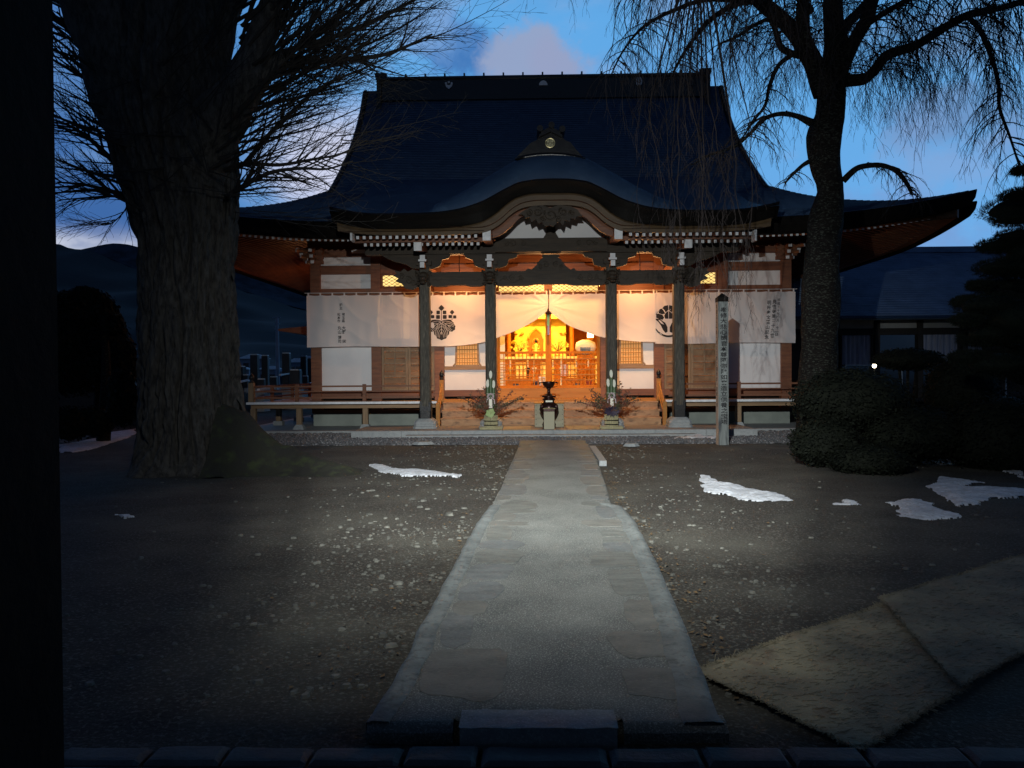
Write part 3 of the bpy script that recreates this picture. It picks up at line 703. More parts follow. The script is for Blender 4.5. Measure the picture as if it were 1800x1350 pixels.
# ridge
rg = MB()
for x0_, x1_, hw, z0_, z1_ in ((-5.75, 5.75, .42, 11.35, 11.85), (-5.75, 5.75, .30, 11.85, 12.12), (-5.8, 5.8, .38, 12.12, 12.20)):
    rg.box(x0_, x1_, 28-hw, 28+hw, z0_, z1_)
RG = rg.build('ridge', copper_lip, T)
MB().tube([(-5.75, 28, 12.24), (5.75, 28, 12.24)], .06, 8).build('ridge_cap', copper, T, smooth=True)
m_ = MB()
for k in range(17): m_.box(-5.6+k*.70-.03, -5.6+k*.70+.03, 27.62, 28.38, 12.20, 12.30)
m_.build('ridge_clip', copper_lip, T)
for sx in (-1, 1):
    mb = MB(); mb.box(*sorted((5.77*sx, 5.92*sx)), 27.45, 28.55, 10.9, 12.18); mb.box(*sorted((5.6*sx, 6.0*sx)), 27.6, 28.4, 12.201, 12.34)
    mb.prism([(5.8*sx, 12.1), (6.02*sx, 12.2), (6.07*sx, 12.44), (5.96*sx, 12.38), (5.7*sx, 12.34)], 27.8, 28.2)
    mb.build('ridge_end_tile', black_metal, T)
# ridge crests
def crest_disc(px, py, r, kind):
    p = at(px, py, 27.55); mb = MB(); yb = 27.56
    if kind == 0:
        for a in (-.5, 0, .5): mb.prism([(p.x+a*.2+.04*math.cos(t), p.z+.07+(0 if a else .04)+.04*math.sin(t)) for t in [k*.785 for k in range(8)]], yb-.03, yb)
        mb.prism([(p.x-.13, p.z+.04), (p.x-.1, p.z-.05), (p.x, p.z-.14), (p.x+.1, p.z-.05), (p.x+.13, p.z+.04), (p.x, p.z)], yb-.03, yb)
    elif kind == 1: mb.prism([(p.x+.15*math.cos(t), p.z-.06+.17*max(0, math.sin(t))) for t in [k*math.pi/10 for k in range(11)]], yb-.03, yb)
    else:
        for s_ in (-1, 1): mb.tube([(p.x+s_*.09*math.cos(t), yb-.01, p.z+.14*math.sin(t)) for t in [-1.3+k*.26 for k in range(11)]], .03, 5)
        mb.box(p.x-.02, p.x+.02, yb-.02, yb, p.z-.1, p.z+.1)
    m = mb.mesh('crest', white_metal); inst(m, 'crest', RG, (0, 0, 0))
white_metal = mat('pale_metal_crest', (0.55, 0.56, 0.58), None, 1, 0.5, metal=0.3)
crest_disc(789, 150, 8, 0); crest_disc(955, 147, 8, 1); crest_disc(1123, 143, 8, 2)

# ------------------------------------------------------------ porch roof with the wave gable
K = smooth_tab([(17.6,5.24),(18.5,5.44),(19.5,5.76),(20.5,6.14),(21.5,6.62),(22.4,7.05),(23.4,7.44)], 6)
Bc = [(0,6.74),(.3,6.73),(.6,6.68),(.88,6.58),(1.22,6.39),(1.55,6.20),(1.78,6.06),(2.1,5.87),(2.35,5.74),(2.69,5.58),(3.0,5.47),(3.4,5.38)]
Ac = [(0,5.98),(.35,5.97),(.59,5.94),(.8,5.90),(.98,5.82),(1.2,5.71),(1.36,5.62),(1.55,5.52),(1.75,5.44),(2.0,5.36),(2.27,5.30),(2.7,5.25),(3.4,5.23),(4.3,5.24),(5.12,5.30)]
Al = [(0,5.66),(.40,5.655),(.62,5.63),(.87,5.55),(1.07,5.42),(1.2,5.31),(1.36,5.18),(1.55,5.07),(1.75,4.99),(2.27,4.90),(3.0,4.87),(4.3,4.88),(5.12,4.96)]
Bl = [(0,5.40),(.35,5.40),(.6,5.37),(.79,5.31),(.98,5.19),(1.17,5.02),(1.36,4.89),(1.6,4.80),(2.0,4.755),(3,4.74),(5.12,4.78)]
Al = [(a, b+.05) for a, b in Al]; Bl = [(a, b+.04) for a, b in Bl]
AcS, BcS, AlS, BlS = [smooth_tab(t, 5) for t in (Ac, Bc, Al, Bl)]
FY = 17.58
def tipu(x): return .10*max(0, (abs(x)-3.9)/1.2)**2
def porch_z(x, d):
    a = abs(x); k = interp(K, d)+tipu(x)*max(0, (20-d)/2.4)
    if a > 3.4: return k if d > FY+.02 else interp(AcS, a)
    b = interp(BcS, a)
    if d >= 18.42: return max(k, b)
    t = max(0, (d-FY)/(18.42-FY)); A = interp(AcS, a); Bk = max(interp(K, 18.42), b)
    return A+(Bk-A)*(1-(1-t)**2.0)**.5 if Bk-A > .3 else A+(Bk-A)*t**.8
pr = MB(); xsP = lin(-5.12, 5.12, 128)+[5.12]; ysP = [FY+(18.42-FY)*(k/14)**1.6 for k in range(14)]+lin(18.42, 23.4, 60)+[23.4]
vs_ = []
for j, d in enumerate(ysP):
    for x in xsP: vs_.append((x, d, porch_z(x, d)))
n = len(xsP); pr.add(vs_, [(j*n+i, j*n+i+1, (j+1)*n+i+1, (j+1)*n+i) for j in range(len(ysP)-1) for i in range(n-1)])
pr.build('porch_copper_roof', copper, T, smooth=True)
for sx in (-5.12, 5.12):
    mb = MB(); pts = []
    for d in ysP: pts += [(sx, d, porch_z(sx, d)), (sx*.985, d, porch_z(sx, d)-.30)]
    mb.add(pts, [(2*j, 2*j+1, 2*j+3, 2*j+2) for j in range(len(ysP)-1)]); mb.build('porch_verge', copper_lip, T)
def strip(name, m_, top, bot, y0_, y1_, x1_=5.12, tk=.06, smooth=True, n=150, parent=None):
    mb = MB(); vv = []
    for i in range(n+1):
        x = -x1_+2*x1_*i/n; a = abs(x); zt, zb = top(a)+tipu(x), bot(a)+tipu(x)
        zm = (zt+zb)/2
        vv += [(x, y0_+.01, zt), (x, y0_-.012, zt-.04), (x, (y0_+y1_)/2-.004, zm), (x, y1_, zb), (x, y1_+tk, zb), (x, y0_+tk+.25, zt)]
    mb.add(vv, [(i*6+j, (i+1)*6+j, (i+1)*6+j+1, i*6+j+1) for i in range(n) for j in range(5)])
    return mb.build(name, m_, parent or T, smooth=False)
strip('porch_eave_edge', copper_lip, lambda a: interp(AcS, a), lambda a: interp(AlS, a), FY, FY+.26, tk=.3)
strip('bargeboard', wood_barge, lambda a: interp(AlS, a)-.003, lambda a: interp(BlS, a), FY+.29, FY+.33, 5.02, tk=.09)
# soffit of the wave gable running back, and the inner orange board
sf = MB(); vv = []
xs2 = lin(-2.6, 2.6, 60)+[2.6]; ds2 = lin(17.78, 20.6, 8)
for d in ds2:
    for x in xs2: vv.append((x, d, interp(BlS, abs(x))+.10+(0 if abs(x) < 1.6 else (abs(x)-1.6)*.1)))
n = len(xs2); sf.add(vv, [(j*n+i, (j+1)*n+i, (j+1)*n+i+1, j*n+i+1) for j in range(len(ds2)-1) for i in range(n-1)]); sf.build('gable_soffit', wood_redh, T)
ib = MB(); vv = []
for i in range(61):
    x = -1.44+2.88*i/60; a = abs(x); zt = interp(BlS, a*1.0)+.08; zb = interp(BlS, min(a*1.12+.02, 2))-.075
    vv += [(x*.99, 18.2, zt), (x*.985, 18.19, (zt+zb)/2+.02), (x*.98, 18.2, zb), (x*.98, 18.3, zb)]
ib.add(vv, [(i*4+j, (i+1)*4+j, (i+1)*4+j+1, i*4+j+1) for i in range(60) for j in range(3)]); ib.build('inner_bargeboard', wood_redh, T)
# plaster tympanum with strut
MB().prism([(-1.62, 4.942), (1.62, 4.942), (1.62, 5.2), (1.2, 5.75), (-1.2, 5.75), (-1.62, 5.2)], 19.50, 19.58).build('gable_plaster', plaster, T)
MB().prism([(-.19, 4.943), (.19, 4.943), (.12, 5.06), (.10, 5.3), (.14, 5.42), (-.14, 5.42), (-.10, 5.3), (-.12, 5.06)], 19.36, 19.499).build('gable_strut', wood_dark, T)
def scroll(mb, cx, cz, r, turns, y, th=.016, sg=1, a0=0, n=26, r1=.15):
    mb.tube([(cx+sg*(r*(1-(1-r1)*i/n))*math.cos(a0+turns*2*math.pi*i/n), y, cz+(r*(1-(1-r1)*i/n))*math.sin(a0+turns*2*math.pi*i/n)) for i in range(n+1)], [th*(1-.4*i/n) for i in range(n+1)], 5)
# hanging gable carving (cloud and phoenix-like relief)
gc = MB(); yg = 17.92
def zc(px, py, Y=17.9): q = at(px, py, Y); return (q.x, q.z)
poly = [zc(*p) for p in [(911,377),(920,370),(935,362),(952,360),(967,365),(982,360),(1003,362),(1015,368),(1024,380),(1014,380),(1012,385),(1003,383),(1002,390),(993,386),(990,397),(983,388),(977,393),(973,398),(966,396),(958,398),(953,390),(946,393),(942,385),(934,390),(931,381),(923,383),(921,377)]]
gc.prism(poly, yg, yg+.09)
for (px, py, r, sg) in ((968,377,.16,1),(945,372,.11,-1),(990,372,.11,1),(930,374,.07,-1),(1006,374,.07,1),(955,385,.07,1),(981,386,.07,-1)):
    x, z = zc(px, py); scroll(gc, x, z, r, 1.4, yg-.01, .026, sg, random.uniform(0, 3))
gc.build('hanging_gable_carving', wood_dark, T)
# ornament on the wave gable: demon-tile shape with crest
og = MB(); yo = 18.05
def zo(px, py): q = at(px, py, yo); return (q.x, q.z)
og.prism([zo(*p) for p in [(905,279),(912,272),(922,262),(933,251),(944,246),(949,236),(968,228),(986,238),(993,246),(1003,250),(1012,262),(1022,273),(1029,279),(1000,274),(968,271),(936,274)]], yo, yo+.22)
og.prism([zo(*p) for p in [(948,243),(968,234),(988,244),(988,240),(968,229),(948,239)]], yo-.14, yo+.3)
og.prism([zo(*p) for p in [(951,238),(968,229),(985,238),(985,234),(968,224),(951,234)]], yo-.1, yo+.4)
for px, py in ((949, 229), (969, 223), (988, 230)):
    x, z = zo(px, py); og.tube([(x, yo-.16, z), (x, yo+1.2, z+.02)], .075, 10)
    
og.build('gable_ridge_ornament', black_metal, T)
ob = MB(); pl = [at(px, py, yo-.04) for px, py in ((908, 278), (925, 274), (945, 271), (968, 270), (990, 271), (1010, 274), (1028, 278))]
ob.tube([(p.x, yo-.06, p.z-.03) for p in pl], .055, 8); ob.build('ornament_base_roll', copper_lip, T, smooth=True)
cr = MB(); x, z = zo(967, 252)
cr.tube([(x+.105*math.cos(t), yo-.03, z+.105*math.sin(t)) for t in [k*math.pi/10 for k in range(21)]], .014, 6)
cr.prism([(x-.08, z+.01), (x-.02, z+.01), (x-.03, z+.085), (x-.07, z+.06)], yo-.03, yo); cr.prism([(x+.08, z+.01), (x+.02, z+.01), (x+.03, z+.085), (x+.07, z+.06)], yo-.03, yo)
cr.box(x-.012, x+.012, yo-.03, yo, z-.02, z+.09)
for s_ in (-1, 1):
    cr.prism([(x+s_*.085, z-.01), (x+s_*.05, z-.01), (x+s_*.02, z-.09), (x+s_*.045, z-.085)], yo-.03, yo)
    cr.prism([(x+s_*.04, z-.01), (x+s_*.012, z-.01), (x+s_*.0, z-.08), (x+s_*.012, z-.09)], yo-.03, yo)
cr.build('gold_crest', brass, T)

# ------------------------------------------------------------ rafters with white painted ends
def rafter_mesh(L_, rise, nm):
    mb = MB(); w_, h_ = .033, .036
    vv = [(-w_, 0, -h_), (w_, 0, -h_), (w_, 0, h_), (-w_, 0, h_), (-w_, L_, rise-h_), (w_, L_, rise-h_), (w_, L_, rise+h_), (-w_, L_, rise+h_)]
    mb.add(vv, [(0, 4, 5, 1), (1, 5, 6, 2), (2, 6, 7, 3), (3, 7, 4, 0), (4, 7, 6, 5)], 0); mb.add(vv[:4], [(0, 1, 2, 3)], 1)
    return mb.mesh(nm, [wood_redh, white_paint])
r_up = rafter_mesh(1.0, .16, 'rafter'); r_lo = rafter_mesh(2.6, .62, 'rafter')
for sx in (-1, 1):
    for k in range(19):
        x = sx*(1.80+.1535*k)
        inst(r_up, 'rafter', T, (x, 17.95, 4.745+(.012 if k == 0 else 0)))
        inst(r_lo, 'rafter', T, (sx*(1.78+.1510*k), 18.5, 4.665))
MB().box(-4.75, -1.62, 18.42, 18.5, 4.60+.11, 4.80).build('eave_batten', wood_redh, T); MB().box(1.62, 4.75, 18.42, 18.5, 4.71, 4.80).build('eave_batten', wood_redh, T)
for sx in (-1, 1):
    MB().add([(sx*1.6, 17.8, 4.86), (sx*5.0, 17.8, 4.86), (sx*5.0, 21.8, 5.75), (sx*1.6, 21.8, 5.75)], [(0, 1, 2, 3)]).build('porch_soffit', wood_redh, T)
r_m = rafter_mesh(2.7, .66, 'rafter')
k = 0
for sx in (-1, 1):
    for k in range(36):
        x = 4.35+.147*k
        if x > 9.45: break
        u = upl(x, 19); Lr = 2.7 if x < 6.8 else max(.25, 2.7-(x-6.8))
        sc_ = Lr/2.7
        inst(r_m, 'rafter', T, (sx*x, 19.3, 4.93+u*.9), None, (1, sc_, sc_))
for k in range(60):                                  # right side eave, seen from below
    y = 19.6+.19*k; s_ = abs(28-y); u = upl(s_, 19); Lr = 2.7 if s_ < 6 else max(.25, 2.7-(s_-6)*.9)
    inst(r_m, 'rafter', T, (9.62, y, 4.93+u*.9), (0, 0, R(90)), (1, Lr/2.7, Lr/2.7))
    inst(r_m, 'rafter', T, (-9.62, y, 4.93+u*.9), (0, 0, R(-90)), (1, Lr/2.7, Lr/2.7))
for sx in (-1, 1):                                   # hip rafter
    MB().bar((sx*10.02, 19.22, 5.42), (sx*6.8, 22.0, 5.55), .16, .22, 0, 1).build('hip_rafter', [wood_dark, white_paint], T)

for px in (617.5, 1328):
    a = at(px, 404, 17.95); b = at(px, 423, 17.95); MB().box(a.x-.025, a.x+.025, 17.93, 18.2, b.z, a.z).build('white_end_board', white_paint, T)
# ------------------------------------------------------------ porch columns
CX = (-3.22, -1.545, 1.525, 3.23)
def oct_(cx, cy, r, z0, z1, r1=None):
    return None
for cx in CX:
    cy = 19.65; mb = MB(); hw, ch = .135, .03
    P = [(hw-ch, -hw), (hw, -hw+ch), (hw, hw-ch), (hw-ch, hw), (-hw+ch, hw), (-hw, hw-ch), (-hw, -hw+ch), (-hw+ch, -hw)]
    mb.slab([(cx+a, cy+b) for a, b in P], .42, 4.42); c_ = mb.build('porch_column', wood_col, T)
    sh = MB(); hs = hw+.012; Ps = [(a*hs/hw, b*hs/hw) for a, b in P]
    sh.slab([(cx+a, cy+b) for a, b in Ps], .415, .60)
    for k in range(11): sh.box(cx-.115+k*.023-.006, cx-.115+k*.023+.006, cy-hs-.012, cy-hs+.002, .43, .60)
    for a in (-1, 1):
        sh.prism([(cx+a*hs, .605), (cx+a*.0, .605), (cx+a*.0, .70), (cx+a*.03, .735), (cx+a*.06, .72), (cx+a*.085, .75), (cx+a*.07, .80), (cx+a*.10, .835), (cx+a*hs, .82)], cy-hs, cy-hs+.02)
    sh.box(cx-hs, cx-hs+.01, cy-hs, cy+hs, .6, .8); sh.box(cx+hs-.01, cx+hs, cy-hs, cy+hs, .6, .8)
    sh.build('metal_shoe', black_metal, c_)
    st = MB(); o8 = lambda r, z: [(cx+a*r/hw, cy+b*r/hw, z) for a, b in P]
    rings = [(.30, .155), (.30, .215), (.275, .222), (.275, .25), (.285, .29), (.265, .34), (.20, .40), (.175, .415)]
    vv = []
    for r, z in rings: vv += o8(r, z)
    st.add(vv, [(j*8+k, j*8+(k+1) % 8, (j+1)*8+(k+1) % 8, (j+1)*8+k) for j in range(len(rings)-1) for k in range(8)]+[tuple(range((len(rings)-1)*8, len(rings)*8))])
    st.build('base_stone', granite, c_)
    # capital: bearing block and stacked bracket noses with white ends
    cb = MB(); cb.box(cx-.19, cx+.19, cy-.19, cy+.19, 4.30, 4.42); cb.box(cx-.14, cx+.14, cy-.14, cy+.14, 4.22, 4.30)
    cb.build('bearing_block', wood_dark, c_)
    inner = abs(cx) < 2
    nz_ = MB()
    nz_.box(cx-.055, cx+.055, cy-.50, cy-.15, 4.20, 4.34, 0, 1)
    nz_.box(cx-.10, cx+.10, cy-.46, cy-.1, 4.36, 4.41, 0, 1); nz_.box(cx-.065, cx+.065, cy-.44, cy-.1, 4.412, 4.52, 0, 1)
    if inner: nz_.bar((cx-.0, 17.98, 4.80), (cx, 21.4, 5.1), .19, .29, 0, 1)
    else: nz_.bar((cx+.0, 18.40, 4.60), (cx, 21.4, 4.95), .19, .20, 0, 1)
    nz_.build('bracket_nose', [wood_redh, white_paint], c_)
# beams between the columns
MB().box(-4.72, 4.72, 19.53, 19.77, 4.59, 4.905).build('porch_purlin', wood_dark, T)
cb_ = MB().box(-1.40, 1.40, 19.36, 19.525, 4.60, 4.94)
for s_ in (-1, 1):
    for k, (x, r) in enumerate(((.95, .09), (.70, .07), (1.12, .06))): scroll(cb_, s_*x, 4.80, r, 1.3, 19.352, .012, s_, k)
cb_.build('carved_rainbow_beam', wood_dark, T)
for a, b in zip(CX, CX[1:]):
    mb = MB(); x0_, x1_ = a+.137, b-.137; L_ = x1_-x0_
    mb.prism([(x0_, 3.81), (x0_+.12, 3.775), (x0_+.28*L_, 3.775), (x0_+.36*L_, 3.81), (x1_-.36*L_, 3.81), (x1_-.28*L_, 3.775), (x1_-.12, 3.775), (x1_, 3.81), (x1_, 4.137), (x0_, 4.137)], 19.56, 19.74)
    for s_, xe in ((1, x0_), (-1, x1_)):
        if L_ > 2:
            for q_x, r in ((.42, .085), (.66, .075), (.25, .06)): scroll(mb, xe+s_*q_x, 3.97, r, 1.35, 19.552, .011, s_, 1.5)
            mb.tube([(xe+s_*(.1+.06*i), 19.553, 3.90+.05*math.sin(i*.8)) for i in range(12)], .010, 5)
        else:
            mb.tube([(xe+s_*(.08+.03*i), 19.553, 3.93+.03*math.sin(i*1.0)) for i in range(9)], .008, 5)
    mb.build('tie_beam', wood_dark, T)
for cx in CX:                                        # cusped bracket arms either side of every column
    for s_ in (-1, 1):
        sp = 1 if not (abs(cx) < 2 and s_*cx < 0) else 1.08
        P = [(0, 4.588), (.86, 4.588), (.66, 4.575), (.62, 4.50), (.44, 4.45), (.40, 4.30), (.30, 4.26), (.22, 4.235), (0, 4.235)]
        if abs(cx) > 3 and s_*cx > 0: P = [(0, 4.588), (1.1, 4.588), (.95, 4.50), (.75, 4.42), (.5, 4.36), (.3, 4.24), (0, 4.235)]
        MB().prism([(cx+s_*a*sp, z) for a, z in P], 19.60, 19.72).build('bracket_arm', wood_dark, T)
        # carved beast nose outside / thin bright batten
for s_ in (-1, 1):                                   # carved cloud noses on the outer columns
    cn = MB(); cx = 3.225*s_
    P = [(.13, 3.80), (.30, 3.70), (.50, 3.74), (.58, 3.86), (.74, 3.92), (.66, 3.99), (.83, 4.08), (.70, 4.10), (.76, 4.19), (.60, 4.16), (.52, 4.24), (.42, 4.16), (.30, 4.22), (.13, 4.17)]
    cn.prism([(cx+s_*a, z) for a, z in P], 19.58, 19.74)
    for a, z, r in ((.4, 3.93, .10), (.58, 4.04, .07), (.28, 3.86, .07)): scroll(cn, cx+s_*a, z, r, 1.3, 19.57, .018, s_, 1)
    cn.build('carved_nose', wood_dark, T)
for cx in CX:                                        # beast heads facing front at beam level
    hb = MB(); cy = 19.50
    hb.ball((cx, cy-.10, 3.99), .15, 10, 0, (1, 1.2, .95)); hb.ball((cx, cy-.27, 3.93), .10, 8, 0, (1, 1, .7)); hb.ball((cx, cy-.25, 3.84), .08, 8, 0, (1, 1, .5))
    for s_ in (-1, 1):
        hb.ball((cx+s_*.07, cy-.24, 4.03), .035, 6); hb.tube([(cx+s_*.12, cy-.12, 4.08), (cx+s_*.19, cy-.12, 4.14), (cx+s_*.20, cy-.1, 4.03)], [.04, .03, .01], 5)
        for k in range(3): scroll(hb, cx+s_*.13, 3.82+.11*k, .05, 1.2, cy-.15, .018, s_, k)
    hb.build('beast_head_carving', wood_dark, T)
# frog-leg strut over the middle tie beam
kg = MB(); zk = lambda px, py: (at(px, py, 19.6).x, at(px, py, 19.6).z)
kg.prism([zk(*p) for p in [(922,478),(928,472),(934,474),(942,467),(950,456),(958,451),(978,451),(986,456),(994,467),(1003,474),(1009,471),(1014,478)]], 19.58, 19.70)
kg.prism([zk(*p) for p in [(953,452),(983,452),(983,447.5),(953,447.5)]], 19.56, 19.72)
for s_ in (-1, 1):
    for a, z, r in ((.13, 4.30, .085), (.27, 4.24, .06)): scroll(kg, at(968, 460, 19.6).x+s_*a, z, r, 1.3, 19.572, .014, s_, 1)
kg.build('frog_leg_strut', wood_dark, T)
# porch link beams back to the hall
for cx in CX: MB().box(cx-.09, cx+.09, 19.78, 21.8, 4.16, 4.40).build('link_beam', wood_redh, T)

# ------------------------------------------------------------ hall front wall (y = 22)
WY = 22.0
WC = (-6.65, -4.92, -3.12, -1.62, 1.60, 3.12, 4.92, 6.70)
for x in WC: MB().box(x-.14, x+.14, WY-.14, WY+.14, .53, 5.0).build('wall_column', wood_red, T)
def bx(name, m_, *a, **k): return MB().box(*a).build(name, m_, T)
for a, b in zip(WC, WC[1:]):
    x0_, x1_ = a+.141, b-.141; center = abs(a+b) < .2
    bx('wall_beam', wood_redh, x0_, x1_, WY-.09, WY+.09, 3.76, 4.00)
    bx('wall_beam', wood_redh, x0_, x1_, WY-.09, WY+.09, 4.41, 4.66)
    corner = abs(a+b)/2 > 5
    if corner:
        bx('plaster_panel', plaster, x0_, x1_, WY-.03, WY+.03, 4.003, 4.407)
    bx('wall_beam', wood_redh, x0_, x1_, WY-.10, WY+.10, .90, 1.08)
    bx('plaster_panel' if not center else 'frieze_board', plaster if corner else wood_redh, x0_, x1_, WY-.03, WY+.03, 4.663, 4.90)
bx('wall_plate', wood_redh, -6.9, 6.9, WY-.12, WY+.12, 4.903, 5.12)
bx('upper_wall', wood_redh, -6.9, 6.9, WY+.0, WY+.1, 5.123, 5.9)
MB().box(-5.6, -4.9, WY-.14, WY-.02, 5.0, 5.1).build('wall_slat', plaster, T)
bx('ground_sill', wood_redh, -6.8, 6.8, 21.92, 22.1, .43, .53)
for k, (a, b) in enumerate(((-6.75, -3.4), (3.45, 6.8))):
    MB().box(a, b, 21.90, 22.1, .08, .428).build('foundation_panel', concrete, T)
bx('underfloor_shade_sheet', black_wood, -6.8, 6.8, 22.11, 22.2, .08, 1.0)  # black sheet put in for the shade under the floor
# corner bays: lower plaster
for a, b in ((-6.65, -4.92), (4.92, 6.70)): bx('plaster_panel', plaster, a+.141, b-.141, WY-.03, WY+.03, 1.083, 3.757)
# transoms with diamond lattice and lit paper
def transom(x0_, x1_, z0_, z1_, y_=WY, st=.13):
    fr = MB(); t = .035
    fr.box(x0_, x1_, y_-.06, y_+.02, z0_, z0_+t); fr.box(x0_, x1_, y_-.06, y_+.02, z1_-t, z1_)
    fr.box(x0_, x0_+t, y_-.058, y_+.018, z0_+t, z1_-t); fr.box(x1_-t, x1_, y_-.058, y_+.018, z0_+t, z1_-t)
    o = fr.build('transom', wood_redh, T)
    MB().box(x0_+t, x1_-t, y_+.0, y_+.015, z0_+t, z1_-t).build('paper_pane', paper_lit, o)
    H = z1_-z0_-2*t; mb = MB(); xa, xb = x0_+t, x1_-t; za = z0_+t; S = H*1.7
    k = -int(S/st)-1
    while xa+k*st < xb+S:
        for sg in (1, -1):
            p0x = xa+k*st; a = (p0x, za); b = (p0x+S, za+H)
            if sg < 0: a, b = (p0x+S, za), (p0x, za+H)
            # clip to xa..xb
            def cl(p, q):
                out = []
                for (u, v), (u2, v2) in ((p, q), (q, p)):
                    if u < xa: v = v+(v2-v)*(xa-u)/(u2-u+1e-9); u = xa
                    if u > xb: v = v+(v2-v)*(xb-u)/(u2-u+1e-9); u = xb
                    out.append((u, v))
                return out
            if max(a[0], b[0]) > xa+.01 and min(a[0], b[0]) < xb-.01:
                (u, v), (u2, v2) = cl(a, b)
                if abs(u-u2) > .02: mb.bar((u, y_-.02-.008*sg, v), (u2, y_-.02-.008*sg, v2), .012, .012)
        k += 1
    mb.build('lattice', wood_redh, o)
transom(-1.44, -.09, 3.80, 4.09, 21.80, .15); transom(.07, 1.42, 3.80, 4.09, 21.80, .15)
bx('lintel', wood_redh, -1.46, 1.44, 21.81, 21.898, 3.70, 3.795); bx('lintel_post', wood_redh, -.085, .065, 21.78, 21.898, 3.80, 4.09)
bx('frieze_board', wood_redh, -1.46, 1.44, 21.82, 21.898, 4.093, 4.408)
for s_ in (-1, 1):
    a, b = sorted((s_*4.76, s_*3.27)); transom(a, b, 4.02, 4.40, WY-.05, .16)
    a, b = sorted((s_*2.97, s_*1.76)); bx('frieze_board', wood_redh, a, b, WY-.05, WY+.04, 4.003, 4.407)
# window bays: plaster, cusped window with grid
for s_ in (-1, 1):
    a, b = sorted((s_*2.979, s_*1.761)); cxw = s_*2.33
    bx('plaster_panel', plaster, a, b, WY-.03, WY+.03, 1.083, 1.66)
    bx('wall_beam', wood_tan, a, b, WY-.09, WY+.09, 1.663, 1.76)
    bx('plaster_panel', plaster, a, b, WY-.0, WY+.03, 1.763, 3.757)
    fr = MB(); y_ = WY-.10
    L_ = [(-.40, 1.763), (-.33, 1.85), (-.31, 2.3), (-.30, 3.2), (0, 3.6)]; 
    for sg in (-1, 1):
        for (p, q) in zip(L_, L_[1:]):
            fr.bar((cxw+sg*-p[0]*1, y_+.03, p[1]), (cxw+sg*-q[0], y_+.03, q[1]), .06, .045)
    fr.box(cxw-.34, cxw+.34, y_+.01, y_+.09, 1.763, 1.80)
    wn_ = fr.build('window', wood_tan, T)
    MB().prism([(cxw-.36, 1.80), (cxw+.36, 1.80), (cxw+.30, 2.3), (cxw+.29, 3.2), (cxw, 3.55), (cxw-.29, 3.2), (cxw-.30, 2.3)], WY-.035, WY-.02).build('pane', pane_lit, wn_)
    mu = MB()
    for k in range(9): mu.box(cxw-.29+k*.0725-.007, cxw-.29+k*.0725+.007, y_+.02, y_+.05, 1.80, 3.15)
    for k in range(15): mu.box(cxw-.30, cxw+.30, y_+.005, y_+.02, 1.86+k*.125-.011, 1.86+k*.125+.011)
    tag(mu.build('muntin', wood_gold, wn_), kind='stuff')
# panelled doors in the side bays
for s_ in (-1, 1):
    a, b = sorted((s_*4.779, s_*3.261)); mid = (a+b)/2
    for x0_, x1_ in ((a, mid-.004), (mid+.004, b)):
        fr = MB(); f_ = .07
        fr.box(x0_, x0_+f_, WY-.08, WY-.02, 1.083, 2.55); fr.box(x1_-f_, x1_, WY-.08, WY-.02, 1.083, 2.55)
        d_ = fr.build('door_leaf', wood_tanv, T)
        for k in range(8):
            z = 1.09+k*.183; MB().box(x0_+f_+.002, x1_-f_-.002, WY-.055+(.012 if k % 2 else 0), WY-.03, z, z+.172).build('board', wood_board, d_)
        for z in (1.083, 1.455, 1.82, 2.185, 2.50): MB().box(x0_+f_, x1_-f_, WY-.076, WY-.057, z, z+.05).build('rail', wood_tanv, d_)
        for z in (1.51, 1.87, 2.24): MB().box((x0_+x1_)/2-.02, (x0_+x1_)/2+.02, WY-.075, WY-.058, z, z+.3).build('mullion', wood_tanv, d_)
        # slatted upper light
        sl = MB()
        for k in range(9): xk = x0_+f_+.03+k*(x1_-x0_-2*f_-.06)/8; sl.box(xk-.018, xk+.018, WY-.06, WY-.03, 2.551, 3.757)
        sl.build('slat', wood_red, d_)
# corner bracket clusters
for s_ in (-1, 1):
    for bxp, big_ in ((6.68, 1), (4.92, 0)):
        m = MB(); x = s_*bxp; y_ = WY
        m.box(x-.18, x+.18, y_-.18, y_+.1, 4.905, 5.0)
        if big_:
            for lv, (L_, z) in enumerate(((.20, 4.70), (.32, 4.85), (.42, 5.0))):
                m.box(*sorted((x-.28*s_, x+s_*L_)), y_-.22, y_-.10, z, z+.09, 0, 0)
                m.box(x-.05, x+.05, y_-L_-.1, y_-.1, z, z+.085, 0, 1)
                m.bar((x+s_*(L_+.0), y_-L_-.02, z+.05), (x, y_, z+.05), .08, .08, 0, 1)
                for q in (-.20, 0, .22):
                    m.box(x+s_*q*1.0-.06, x+s_*q+.06, y_-.26, y_-.08, z+.09, z+.155, 0, 0)
                m.box(x+s_*L_-.06, x+s_*L_+.06, y_-.25, y_-.09, z+.09, z+.15, 0, 1)
        m.build('bracket_cluster', [wood_red, white_paint], T)

